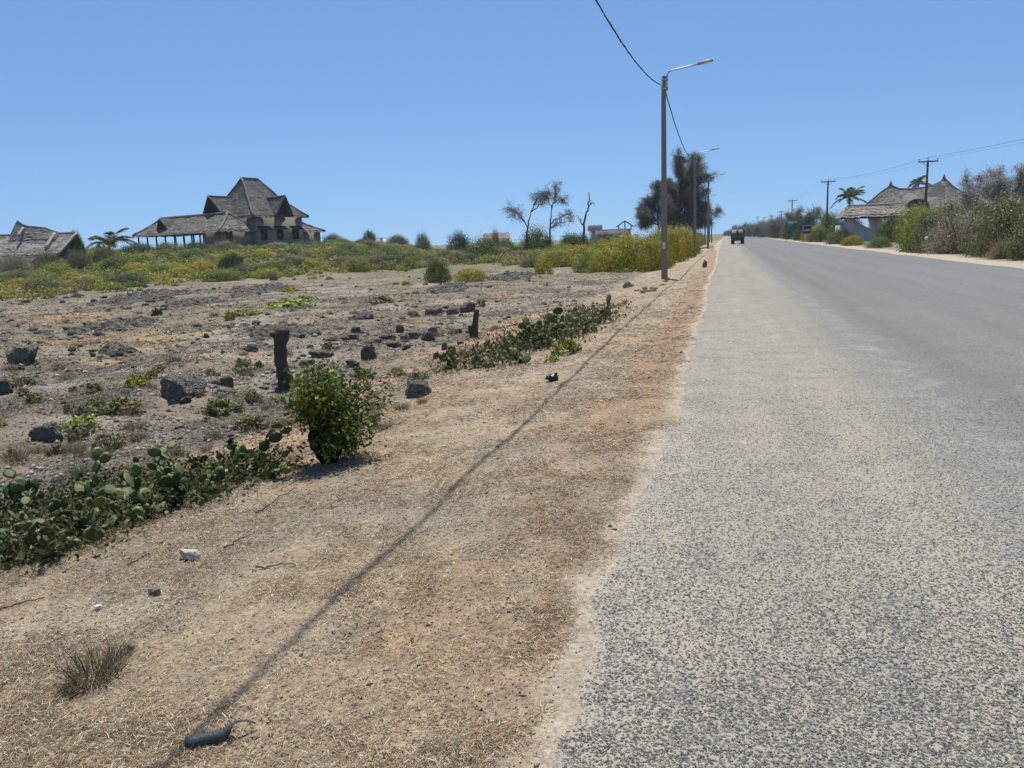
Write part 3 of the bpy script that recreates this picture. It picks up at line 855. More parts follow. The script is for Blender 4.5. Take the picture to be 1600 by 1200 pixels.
for a, b in (((2.0, 0, zb), (2.0, 0, zb + 1.0)), ((5.2, 0, zb), (5.2, 0, zb + 1.0)), ((1.4, 0, zb + .8), (3.6, 0, zb + 2.3)), ((5.8, 0, zb + .8), (3.6, 0, zb + 2.3)), ((3.6, 0, zb), (3.6, 0, zb + 2.2))):
    m.tube([a, b], 0.17, 6, col=(0.07, 0.065, 0.06))
m.build('roof_frame', M_TINT, H)
m = MB(); m.box((-4.0, 2, h + .9), (3.6, 3, 1.4), col=(0.42, 0.36, 0.31)); m.build('roof_room', M_TINT, H)
far_house(566, 598, 379, 373, 260, 'distant white cottage low on the skyline right of the big thatched house', (0.62, 0.62, 0.62))
# ------------------------------------------------------------------ street lamps and their cable
LAMP_H = 8.0
lamp_px = [(1037.5, 120), (1086, 243), (1107, 279), (1102, 309), (1109, 322), (1112, 331)]
lamp_pos = []
for i, (a, b) in enumerate(lamp_px):
    p = at_z(a, b, LAMP_H - 0.13)
    lamp_pos.append(np.array([p[0], p[1], float(terrain(p[0], p[1])) if i else float(terrain(p[0], p[1]))]))
lamp_labels = ['tall grey street lamp pole nearest the camera, white notice stuck low on it',
               'second street lamp along the left verge, in front of the feathery tree',
               'third street lamp along the left verge, right of the feathery tree',
               'fourth street lamp along the left verge, slim behind the third',
               'fifth street lamp along the left verge, tiny in the distance',
               'farthest street lamp on the left verge, just above the yellow bushes']
def street_lamp(p, label, first, idx):
    o = thing('street_lamp', p, label, 'street lamp', 'street lamps along the left verge')
    h = LAMP_H - 0.13 - p[2]
    m = MB(); k = np.linspace(0, 1, 9)
    lean = (-0.02 if idx == 0 else 0.0)
    m.tube(np.stack([k * lean, k * 0, -0.3 + k * (h + .3)], 1), 0.135 - 0.045 * k, 14)
    m.build('pole', M_POLE, o, smooth=True)
    m = MB(); m.tube([(0, 0, h - .02), (0, 0, h + 0.03)], 0.10, 12, col=(.3, .3, .3)); m.build('cap', M_TINT, o)
    # bracket: short riser then a long gently rising arm over the road
    a = np.array([[0.115, 0, h - .55], [0.115, 0, h - .05], [0.13, 0, h + .08], [0.19, 0, h + .17], [0.32, 0, h + .22], [0.9, 0, h + .30], [1.45, 0, h + .385]])
    m = MB(); m.tube(a, 0.032, 8); m.build('bracket_arm', M_STEEL, o, smooth=True)
    for z in (h - .12, h - .45):
        m = MB(); m.tube([(0.0, 0, z - .03), (0.0, 0, z + .03)], 0.125, 12); m.box((.11, 0, z), (.12, .09, .06)); m.build('clamp', M_STEEL, o)
    m = MB(); tl = _rz(0) @ np.array([[math.cos(-.17), 0, math.sin(-.17)], [0, 1, 0], [-math.sin(-.17), 0, math.cos(-.17)]])
    m.box((1.66, 0, h + .425), (0.50, 0.20, 0.085), tilt=tl, taper=0.8); m.box((1.40, 0, h + .38), (0.14, 0.12, 0.10), tilt=tl)
    lh = m.build('lamp_head', M_LAMP, o)
    m = MB(); m.box((1.68, 0, h + .377), (0.36, 0.15, 0.02), tilt=tl, col=(.6, .6, .58)); m.build('lens', M_TINT, lh)
    if idx == 0:
        m = MB(); a = np.linspace(-2.1, -1.2, 6); r = 0.131
        v = np.concatenate([np.stack([np.cos(a) * r, np.sin(a) * r, np.full(6, z)], 1) for z in (1.25, 1.52)])
        i = np.arange(5); m.add(v, quads=np.stack([i, i + 1, 6 + i + 1, 6 + i], 1), col=(.55, .55, .54)); n_ = m.build('notice', M_TINT, o)
        tag(n_, 'faded white paper notice')
    return o
lamps = [street_lamp(p, lamp_labels[i], i == 0, i) for i, p in enumerate(lamp_pos)]

def cat(a, b, sag, n=40):
    k = np.linspace(0, 1, n)[:, None]
    p = np.asarray(a) * (1 - k) + np.asarray(b) * k
    p[:, 2] -= sag * 4 * (k * (1 - k))[:, 0]
    return p
m = MB()
tops = [np.array([p[0] - (0.02 if i == 0 else 0), p[1], LAMP_H - 0.42]) for i, p in enumerate(lamp_pos)]
# the span towards and past the camera goes through the top edge of the photo
back = np.array([lamp_pos[0][0] + 0.05, -5.0, 7.9])
spans = [cat(tops[0] - [0.12, 0, 0], back - [0.12, 0, 0], 1.45, 90)] + [cat(tops[i], tops[i + 1], 0.85 if i == 0 else 0.6, 40) for i in range(len(tops) - 1)]
rg = np.random.default_rng(4)
for j, s in enumerate(spans):
    if j == 0:
        t = np.linspace(0, 1, len(s)) * 150
        for ph in (0, 2.1, 4.2):      # three twisted cores
            w = s + np.stack([np.cos(t + ph) * .011, np.zeros(len(s)), np.sin(t + ph) * .011], 1) + rg.normal(size=s.shape) * .004
            m.tube(w, 0.0105, 6)
    else:
        m.tube(s + rg.normal(size=s.shape) * .006, 0.024, 6)
tag(m.build('overhead_cable', M_CABLE, None, smooth=True), 'black twisted overhead cable strung along the street lamp poles', 'cable')

# ------------------------------------------------------------------ power line on the right
up_px = [(1450, 250), (1294, 282), (1238, 312.5), (1221, 330), (1206.5, 337), (1194, 339), (1184, 338.5), (1178, 345)]
up_h = [9.0, 9.0, 9.0, 9.0, 9.0, 9.0, 9.6, 9.0]
up_lab = ['dark wooden power pole with wide crossarm in front of the thatched lodge', 'dark wooden power pole left of the lodge palm', 'dark power pole rising right behind the teal billboard',
          'small distant power pole left of the teal billboard', 'fourth power pole left of the teal billboard, far down the road', 'thin far power pole with T crossarm above the roadside trees',
          'far power pole nearly lost above the trees right of the truck', 'farthest power pole right of the truck']
up = []
for i, (a, b) in enumerate(up_px):
    p = at_z(a, b, up_h[i]); g = float(terrain(p[0], p[1])); p[2] = g
    up.append(np.array([p[0], p[1], up_h[i]]))
    o = thing('power_pole', p, up_lab[i], 'power pole', 'power poles along the right side')
    h = up_h[i] - g
    m = MB(); m.tube([(0, 0, -.4), (0, 0, h * .5), (0, 0, h)], [.17, .145, .11], 10); m.build('pole', M_UPOLE, o, smooth=True)
    ln = 2.1
    m = MB(); m.box((0, -.13, h - .18), (ln, .10, .14)); m.build('crossarm', M_UPOLE, o)
    m = MB()
    for s in (-1, 1): m.tube([(s * .55, -.13, h - .24), (0, -.12, h - .85)], .028, 5)
    m.build('brace', M_STEEL, o)
    for x in (-ln / 2 + .08, ln / 2 - .08, 0.0):
        zz = h - .11 if x else h
        m = MB(); m.tube([(x, -.13 if x else 0, zz), (x, -.13 if x else 0, zz + .13), (x, -.13 if x else 0, zz + .14), (x, -.13 if x else 0, zz + .3)], [.02, .02, .06, .045], 8, col=(.35, .33, .3)); m.build('insulator', M_TINT, o)
dirn = unit(up[0] - up[1])
nxt = up[0] + dirn * 46 + np.array([2.5, 0, 1.2])
for j, off in enumerate((-0.97, 0.97, 0.0)):
    m = MB()
    ch = [nxt] + up[:6]
    for a, b in zip(ch[:-1], ch[1:]):
        e = np.array([off, -.13 if off else 0, 0.12 if off else .3])
        m.tube(cat(a + e, b + e, 0.5, 24), 0.007, 4)
    tag(m.build('power_wire', M_CABLE, None), ['left', 'right', 'middle'][j] + ' conductor of the three power wires strung between the wooden poles', 'wire', 'wires of the power line')

# ------------------------------------------------------------------ the lorry driving away
def lorry():
    p = at_z(1152.5, 381.5, 0.02)
    k = 1.0
    o = thing('lorry', (p[0], p[1], 0.03), 'dark lorry with open slatted cargo body driving away down the road', 'lorry', None, 0, (.86, .86, .86))
    w, L = 2.15, 4.6
    dk = (0.035, 0.032, 0.03); wood = (0.06, 0.048, 0.038)
    m = MB(); m.box((0, L / 2, 0.72), (0.9, L + 1.8, 0.18), col=dk); m.build('chassis', M_TINT, o)
    m = MB(); m.box((0, L / 2, 0.90), (w, L, 0.12), col=wood); m.build('cargo_floor', M_TINT, o)
    for s in (-1, 1):
        for i in range(5):
            m = MB(); m.box((s * w / 2, L / 2, 1.08 + i * .25), (0.05, L, 0.19), col=wood); m.build('side_board', M_TINT, o)
        for y in (0.05, L / 3, 2 * L / 3, L - .05):
            m = MB(); m.box((s * (w / 2 - .05), y, 1.55), (.08, .08, 1.4), col=dk); m.build('stake', M_TINT, o)
    tg = link('tailgate', None, o)
    m = MB()
    tg2 = []
    for i in range(3):
        m = MB(); m.box((0, -.03, 1.08 + i * .22), (w, 0.05, 0.18), col=(0.10, 0.085, 0.065) if i < 2 else wood); m.build('tailgate_board', M_TINT, tg)
    for x in (-.7, 0, .7):
        m = MB(); m.box((x, -.075, 1.3), (.07, .03, .72), col=dk); m.build('hinge_strap', M_TINT, tg)
    m = MB()
    for y in np.linspace(0.05, L, 5):
        a = np.linspace(0, math.pi, 9); m.tube(np.stack([-np.cos(a) * w / 2, np.full(9, y), 2.2 + np.sin(a) * .4], 1), .03, 5, col=dk)
    m.build('canopy_hoop', M_TINT, o)
    m = MB(); a = np.linspace(0, math.pi, 13); ys = np.linspace(0.4, L, 5)
    v = np.concatenate([np.stack([-np.cos(a) * (w / 2 + .02), np.full(13, y), 2.12 + np.sin(a) * .46], 1) for y in ys])
    i, j = np.meshgrid(np.arange(4), np.arange(12), indexing='ij'); i = i.ravel(); j = j.ravel()
    m.add(v, quads=np.stack([i * 13 + j, i * 13 + j + 1, (i + 1) * 13 + j + 1, (i + 1) * 13 + j], 1), col=(0.05, 0.048, 0.045)); m.build('tarpaulin', M_TINT, o)
    m = MB(); m.box((0, L + 1.0, 1.55), (2.0, 1.5, 1.7), col=(.45, .44, .42), taper=.92); m.build('cab', M_TINT, o)
    m = MB(); m.box((0, -.12, 0.62), (2.0, .08, .14), col=dk); m.build('bumper', M_TINT, o)
    for s in (-1, 1):
        m = MB(); m.box((s * .85, -.1, .82), (.22, .05, .12), col=(.25, .02, .015)); m.build('tail_light', M_TINT, o)
        m = MB(); m.box((s * .82, 0.25, .42), (.46, .02, .5), col=(.02, .02, .02)); m.build('mud_flap', M_TINT, o)
        m = MB(); m.box((s * 1.22, L + 1.5, 1.9), (.12, .06, .34), col=dk); m.build('wing_mirror', M_TINT, o)
        for y, xx in ((0.85, .92), (0.85, .62), (L + 1.0, .86)):
            m = MB(); r = .43
            m.tube([(s * (xx - .13), y, r), (s * (xx - .11), y, r), (s * (xx + .11), y, r), (s * (xx + .13), y, r)], [r * .8, r, r, r * .8], 18, col=(.02, .02, .02)); wo = m.build('wheel', M_TINT, o)
            m = MB(); m.tube([(s * (xx + .02), y, r), (s * (xx + .14), y, r)], [.2, .2], 12, col=(.2, .2, .2)); m.build('rim', M_TINT, wo)
lorry()

# ------------------------------------------------------------------ roadside boards on the right
def board(px0, px1, py0, py1, pyb, dep, name, label, cells, frame_col):
    k = dep / F
    c = P((px0 + px1) / 2, pyb, dep); g = float(terrain(c[0], c[1]))
    o = thing(name, (c[0], c[1], g), label, 'sign', None, PSI)
    w = (px1 - px0) * k; zt = P((px0 + px1) / 2, py0, dep)[2] - g; zb = P((px0 + px1) / 2, py1, dep)[2] - g
    for s in (-1, 1):
        m = MB(); m.tube([(s * w * .42, .06, -.2), (s * w * .42, .06, zt)], .05, 8, col=(.2, .2, .2)); m.build('post', M_TINT, o)
    pn = MB(); pn.box((0, 0, (zt + zb) / 2), (w, .05, zt - zb), col=frame_col); pno = pn.build('panel', M_TINT, o)
    for (a0, a1, b0, b1, col) in cells:
        m = MB(); m.box((w * ((a0 + a1) / 2 - .5), -.034, zt - (zt - zb) * (b0 + b1) / 2), (w * (a1 - a0), .012, (zt - zb) * (b1 - b0)), col=col); m.build('printed_field', M_TINT, pno)
board(1228, 1246, 345, 361, 366, 128, 'billboard', 'teal framed billboard on posts in the right hand bushes', [(.06, .94, .06, .94, (.05, .17, .15)), (.15, .70, .2, .55, (.10, .27, .25)), (.45, .85, .55, .85, (.09, .24, .24))], (.03, .07, .065))
board(1254, 1268, 352, 369, 376, 108, 'direction_sign', 'stacked dark blue and white sign board beside the right shoulder', [(.04, .96, .03, .36, (.02, .03, .07)), (.04, .96, .40, .50, (.40, .42, .45)), (.04, .96, .54, .74, (.02, .03, .06)), (.04, .96, .78, .96, (.42, .43, .45))], (.20, .21, .24))

# ------------------------------------------------------------------ palms
def palm(px, pytop, dep, label, nf, fl, seed, pyb=None, wind=0.3, col=(0.095, 0.125, 0.05), el0=None):
    rng = np.random.default_rng(seed)
    g = gp(px, dep); zt = P(px, pytop, dep)[2]; h = zt - g[2]
    o = thing('coconut_palm', g, label, 'palm', 'palms near the thatched buildings')
    m = MB(); k = np.linspace(0, 1, 12); le = rng.normal() * .12
    path = np.stack([le * k ** 2, .2 * k, -0.2 + (h + .2) * k], 1)
    m.tube(path, 0.17 - 0.06 * k + .1 * np.exp(-k * 12), 9); m.build('trunk', M_BARK, o, smooth=True)
    top = path[-1]
    for i in range(nf):
        az = 2 * math.pi * (i * 0.382) + rng.normal() * .2; el = math.radians(rng.uniform(8, 70) if el0 is None else rng.uniform(*el0))
        L = fl * rng.uniform(.8, 1.1)
        t = np.linspace(0, 1, 12)
        d0 = np.array([math.cos(az) * math.cos(el), math.sin(az) * math.cos(el), math.sin(el)])
        pth = top + d0 * (L * t)[:, None]
        pth[:, 2] -= L * .75 * math.cos(el) * t ** 2.2; pth[:, 0] += (CR[0] * wind * L * t ** 2) * .5
        f = MB(); f.tube(pth, .03 * (1 - t) + .006, 5, col=np.array(col) * 1.7)
        n = 46; tt = rng.uniform(.14, 1, n * 2)
        c = np.stack([np.interp(tt, t, pth[:, q]) for q in range(3)], 1)
        tg = unit(np.stack([np.interp(tt, t, np.gradient(pth[:, q])) for q in range(3)], 1))
        sd = unit(np.cross(tg, [0, 0, 1.0])) * np.where(np.arange(n * 2) % 2, 1, -1)[:, None]
        dd = sd * .8 + tg * .75 + np.array([0, 0, -.35])
        Ls = L * .26 * np.sin(np.pi * np.clip(tt * .92 + .06, 0, 1)) ** .6
        blades(f, c, dd, Ls, .07, np.array(col) * (.8 + .5 * rng.random((n * 2, 1))), rng, .25)
        f.build('frond', M_LEAF, o)
palm(166, 381, 76, 'young coconut palm between the two thatched houses on the left', 15, 3.0, 21, el0=(14, 60), wind=.25, col=(0.13, 0.145, 0.07))
palm(1327, 311, 112, 'coconut palm with drooping fronds left of the thatched lodge', 20, 3.0, 22)
palm(1430, 289, 116, 'coconut palm crown showing over the lodge ridge', 16, 2.4, 23)
# ------------------------------------------------------------------ vegetation
PAL = {'yellow': [(0.42, 0.36, 0.03), (0.35, 0.33, 0.035), (0.25, 0.255, 0.04), (0.38, 0.31, 0.05)],
       'green': [(0.15, 0.20, 0.04), (0.11, 0.16, 0.035), (0.20, 0.235, 0.05), (0.13, 0.165, 0.05)],
       'bright': [(0.25, 0.30, 0.035), (0.19, 0.25, 0.035), (0.30, 0.32, 0.06)],
       'olive': [(0.19, 0.195, 0.075), (0.23, 0.22, 0.11), (0.155, 0.165, 0.068), (0.25, 0.22, 0.13)],
       'dry': [(0.29, 0.26, 0.19), (0.22, 0.205, 0.155), (0.33, 0.28, 0.20), (0.18, 0.17, 0.13)],
       'grey': [(0.29, 0.275, 0.21), (0.35, 0.33, 0.26), (0.23, 0.215, 0.165)],
       'dark': [(0.065, 0.095, 0.033), (0.085, 0.115, 0.045), (0.055, 0.08, 0.03)]}

def bush_leaves(mb, rng, R, ncl, nl, L, W, pal, base=0.12, up=0.3):
    """leaf clumps spread over and through an uneven dome"""
    R = np.asarray(R, float); pal = np.array(PAL[pal])
    d = unit(rng.normal(size=(ncl, 3))); d[:, 2] = np.abs(d[:, 2]) * 1.05 - 0.12
    rad = rng.uniform(0.45, 1.0, ncl) ** 0.6 * (0.72 + 0.5 * n3(d * 1.7 + rng.random() * 40, 3))
    c = d * rad[:, None] * R; c[:, 2] = np.maximum(c[:, 2] + base * R[2], 0.08 * R[2])
    cr = rng.uniform(.16, .34, ncl) * R.mean()
    ci = rng.integers(0, len(pal), ncl)
    cc = pal[ci] * rng.uniform(.75, 1.25, (ncl, 1))
    k = np.repeat(np.arange(ncl), nl)
    p = c[k] + rng.normal(size=(ncl * nl, 3)) * cr[k][:, None] * [.55, .55, .45]
    p[:, 2] = np.maximum(p[:, 2], 0.02)
    dd = unit(p - c[k]) + rng.normal(size=p.shape) * .7; dd[:, 2] += up
    leaf_quads(mb, p, L * rng.uniform(.6, 1.3, len(p)), W * rng.uniform(.6, 1.3, len(p)), rng, cc[k], d=dd, nrm=unit(p - c[k]) * .9 + unit(p / R) * .6 + [0, 0, .15])

def stems(mb, rng, R, n, r, col=(.09, .075, .06)):
    for i in range(n):
        a = rng.uniform(0, 2 * math.pi); e = rng.uniform(.25, .9)
        t = np.linspace(0, 1, 6)[:, None]
        tip = np.array([math.cos(a) * R[0] * e, math.sin(a) * R[1] * e, R[2] * rng.uniform(.5, .95)])
        root = np.array([math.cos(a), math.sin(a), 0]) * .08 * R[0]
        path = root * (1 - t) + tip * t + rng.normal(size=(6, 3)) * .03 * R[0]; path[0] = root - [0, 0, .1]
        mb.tube(path, np.linspace(r, r * .25, 6), 5, col=col)

BUSH = {}
def bush_proto(kind, v, big=False):
    key = (kind, v, big)
    if key in BUSH: return BUSH[key]
    rng = np.random.default_rng(abs(hash((len(kind), v, ord(kind[0])))) % 99991)
    m = MB()
    if kind in ('dry', 'grey'):
        # twiggy: many thin grey shoots with few small leaves
        n = 3200 if big else 1500; d = unit(rng.normal(size=(n, 3))); d[:, 2] = np.abs(d[:, 2]) * .9 + .05
        st = d * rng.uniform(.15, .75, (n, 1)) * [1, 1, 1]
        pal = np.array(PAL[kind])
        blades(m, st, d + rng.normal(size=(n, 3)) * .45, rng.uniform(.2, .42, n), .010 if big else .018, pal[rng.integers(0, len(pal), n)] * rng.uniform(.7, 1.25, (n, 1)), rng, .4)
        bush_leaves(m, rng, (.92, .92, .95), *((150, 26, .05, .022) if big else (60, 22, .085, .04)), 'olive' if kind == 'dry' else 'grey')
    elif kind == 'palmlet':
        bush_leaves(m, rng, (1, 1, 1), 50, 24, .34, .07, 'green', up=.5)
    else:
        bush_leaves(m, rng, (1, 1, 1), *((240, 34, .068, .034) if big else (85, 26, .13, .062)), kind)
    f = m.mesh('foliage'); f.materials.append(M_SCRUB)
    s = MB(); stems(s, rng, (1, 1, 1), 9, .035); sm = s.mesh('stem'); sm.materials.append(M_BARK)
    BUSH[key] = (f, sm)
    return BUSH[key]

BN = [0]
def bush(p, R, kind, label, group=None, name='bush', cat_='bush'):
    BN[0] += 1
    f, s = bush_proto(kind, BN[0] % 3, max(R) > 1.0)
    o = thing(name, np.asarray(p) - [0, 0, .03], label, cat_, group, RNG.uniform(0, 6.28), R)
    link('foliage', f, o); link('stem', s, o)
    return o

def bush_px(px, pyb, w, h, kind, label, group=None, dep=None, name='bush'):
    if dep is None: p, dep = G(px, pyb)
    else: p = gp(px, dep)
    k = dep / F
    if dep > 40: hh = P(px, pyb - h, dep)[2] - p[2]
    else: hh = h * k
    return bush(p, (w * k / 2, w * k / 2 * .9, max(hh, .1) / 1.08), kind, label, group, name)

# --- the mass of knee to hip high scrub across the back of the field
def scrub():
    rng = np.random.default_rng(31)
    ex = [-80, 0, 120, 200, 330, 420, 500, 560, 640, 700, 760, 830, 880, 920, 960, 1000, 1060]
    ed = [38, 40, 44, 46, 50, 52, 50, 56, 58, 66, 66, 56, 60, 50, 48, 44, 42]
    N = 24000
    px = rng.uniform(-90, 1100, N); w = 36 + (170 - 36) * rng.random(N) ** 1.25
    u = (px - 800) / F * w
    x = u * CR[0] + w * CF[0]; y = u * CR[1] + w * CF[1]
    lim = np.interp(px, ex, ed) + (fbm(x * .12, y * .12, 5, 3) - .5) * 16
    dens = sst(0, 9, w - lim) * (.35 + .65 * sst(.36, .5, fbm(x * .2, y * .2, 9, 3)))
    d = edge_l(y) - x
    keep = (rng.random(N) < dens * np.clip(w / 70, .55, 1.2)) & (d > 4.0)
    # keep the house plots clear
    c0 = P(401, 380, 100.0); e2 = .545 * CR + .839 * CF; e1 = np.array([-e2[1], e2[0]])
    lx = (x - c0[0]) * e2[0] + (y - c0[1]) * e2[1]; ly = (x - c0[0]) * e1[0] + (y - c0[1]) * e1[1]
    keep &= ~((lx > -6.5) & (lx < 16) & (ly > -1) & (ly < 19.5))
    x = x[keep]; y = y[keep]; w = w[keep]; px = px[keep]
    z = terrain(x, y); n = len(x)
    hgt = (.22 + .55 * rng.random(n) ** 1.6) * (.8 + .6 * fbm(x * .3, y * .3, 12, 2)) * np.interp(px, [0, 480, 560, 1000], [.85, .8, 1.0, 1.1])
    rad = hgt * rng.uniform(.7, 1.25, n)
    hue = fbm(x * .11, y * .11, 77, 3); hue2 = fbm(x * .35, y * .35, 78, 2)
    pal = np.array([(0.30, 0.28, 0.04), (0.235, 0.25, 0.045), (0.165, 0.20, 0.045), (0.26, 0.225, 0.12), (0.10, 0.13, 0.04), (.33, .27, .05)])
    wts = np.stack([sst(.45, .6, hue), np.full(n, .55), sst(.55, .42, hue) * 1.1, sst(.52, .66, hue2) * 1.5 * sst(430, 520, px) + .12, np.full(n, .18), sst(.5, .7, hue) * .5], 1)
    cw = np.cumsum(wts / wts.sum(1, keepdims=True), 1); ci = (rng.random((n, 1)) > cw).sum(1).clip(0, 5)
    col = pal[ci] * rng.uniform(.75, 1.25, (n, 1))
    m = MB()
    nl = 44; k = np.repeat(np.arange(n), nl)
    dd = unit(rng.normal(size=(n * nl, 3))); dd[:, 2] = np.abs(dd[:, 2])
    r = rng.random(n * nl) ** .45
    p = np.stack([x[k], y[k], z[k]], 1) + dd * r[:, None] * np.stack([rad[k], rad[k], hgt[k]], 1)
    sz = .10 + .0011 * w[k]
    leaf_quads(m, p, sz * rng.uniform(.6, 1.5, len(p)), sz * .5, rng, col[k], nrm=dd * [1, 1, 1.0])
    tag(m.build('scrub', M_SCRUB, None), 'low yellow green scrub covering the back of the field', 'scrub', kind='stuff')
scrub()

# --- yellow-green thicket along the left verge behind the first lamp
k = 0
for (px, dep, w, h) in ((925, 50, 60, 30), (950, 47, 55, 34), (972, 52, 70, 44), (1000, 46, 62, 46), (1022, 44, 50, 44), (1052, 47, 40, 48), (985, 60, 80, 40), (1062, 54, 48, 50), (1035, 60, 60, 46),
                       (1078, 62, 46, 44), (1070, 70, 46, 36), (1092, 72, 42, 38), (1085, 84, 40, 30), (1102, 88, 32, 30), (1108, 104, 28, 26), (1100, 120, 26, 22), (1112, 135, 20, 18), (945, 66, 60, 30), (905, 62, 55, 24), (870, 58, 60, 26), (845, 62, 50, 24)):
    g = gp(px, dep)
    if g[0] > edge_l(g[1]) - 2.9: 
        g[0] = edge_l(g[1]) - 2.9 - RNG.random() * .5; g[2] = float(terrain(g[0], g[1]))
    kk = dep / F
    bush(g, (w * kk / 1.8, w * kk / 1.8, h * kk * 1.08), 'yellow' if k % 5 else 'bright', 'yellow green bush in the thicket along the left verge behind the nearest lamp pole', 'yellow green thicket along the verge'); k += 1

# --- taller bushes standing out of the scrub
rg3 = np.random.default_rng(38)
cnt = 0
while cnt < 230:
    px = rg3.uniform(-20, 900); dep = rg3.uniform(44, 118)
    g = gp(px, dep)
    lim = np.interp(px, [-80, 0, 200, 420, 560, 700, 760, 830, 900], [40, 44, 50, 56, 60, 70, 70, 60, 56])
    if dep < lim: continue
    if 195 < px < 515 and dep > 84: continue
    if px < 130 and dep > 72: continue
    kd = ['yellow', 'bright', 'olive', 'green', 'yellow', 'bright', 'dry', 'dark', 'green'][rg3.integers(9)] if px < 480 or rg3.random() < .6 else ['dry', 'olive', 'green'][rg3.integers(3)]
    r = rg3.uniform(.5, 1.5); hh = r * rg3.uniform(.65, 1.0)
    if px < 520: hh *= .75
    bush(g, (r, r, hh), kd, {'yellow': 'yellow', 'bright': 'bright green', 'olive': 'olive', 'green': 'mid green', 'dry': 'dry brown', 'dark': 'dark green'}[kd] + ' bush standing in the scrub across the back of the field', 'bushes in the scrub'); cnt += 1

# --- single bushes one can pick out in the field and on the skyline
for a in ((685, 441, 44, 42, 'green', 'rounded green shrub standing alone at the far edge of the bare ground'),
          (735, 438, 56, 22, 'yellow', 'low mustard yellow bush right of the rounded green shrub'),
          (363, 424, 42, 32, 'dark', 'round dark green bush in the scrub below the big thatched house'),
          (187, 424, 64, 26, 'green', 'wide green bush in the scrub below the palm'),
          (755, 404, 62, 34, 'green', 'large mid green bush left of centre in the far scrub'),
          (642, 420, 26, 20, 'bright', 'small bright green bush left of the rounded green shrub'),
          (850, 428, 30, 26, 'yellow', 'yellow bush at the right end of the bare ground'),
          (70, 455, 70, 26, 'olive', 'spreading olive bush at the left end of the scrub edge'),
          (560, 425, 50, 24, 'bright', 'bright green clump at the scrub edge left of centre')):
    bush_px(*a)
for a in ((716, 384, 44, 26, 'dark', 'dark rounded bush on the skyline in the middle of the field', None, 120),
          (838, 384, 60, 30, 'green', 'broad green bush at the foot of the twin wispy trees', None, 92),
          (893, 386, 46, 26, 'green', 'green bush at the foot of the dead tree', None, 90),
          (520, 383, 36, 20, 'dark', 'dark bush at the right end of the big thatched house', None, 118),
          (577, 382, 26, 24, 'dark', 'dark spiky bush on the skyline right of the big house', None, 140),
          (660, 380, 30, 18, 'olive', 'low dark bush on the skyline left of the rounded skyline bush', None, 130),
          (620, 381, 40, 16, 'dark', 'flat dark bush on the skyline between cottage and rounded bush', None, 150),
          (774, 384, 18, 34, 'grey', 'narrow greyish conifer shape on the skyline', None, 130),
          (215, 398, 60, 20, 'dark', 'dark hedge bush under the left end of the veranda', None, 92), (262, 396, 50, 19, 'olive', 'second dark hedge bush under the veranda', None, 90),
          (305, 394, 56, 18, 'dark', 'third hedge bush under the middle of the veranda', None, 89), (350, 392, 56, 17, 'olive', 'fourth hedge bush under the right half of the veranda', None, 88),
          (432, 388, 44, 12, 'grey', 'pale grey flowering bush before the window wall of the big house', None, 92), (475, 388, 40, 12, 'dark', 'low dark bush at the right corner of the big house', None, 95),
          (765, 384, 36, 14, 'olive', 'olive bush hiding the foot of the long low house', None, 150), (790, 384, 30, 13, 'green', 'green bush at the right end of the long low house', None, 150), (945, 376, 40, 14, 'dark', 'dark bush before the grey white house', None, 140), (975, 374, 40, 16, 'olive', 'olive bush before the right half of the grey white house', None, 130), (910, 378, 30, 16, 'dark', 'dark bush just right of the dead tree', None, 120),
          (15, 418, 60, 30, 'grey', 'grey leafless bush before the far left thatched house', None, 66), (70, 412, 60, 28, 'dry', 'brown dry bush before the far left thatched house', None, 68),
          (118, 408, 50, 26, 'dry', 'brown dry bush below the gable of the far left house', None, 70), (160, 404, 46, 22, 'olive', 'olive bush at the foot of the young palm', None, 72),
          (118, 378, 26, 20, 'dark', 'dark treetop behind the gable of the far left house', None, 100)):
    bush_px(*a)

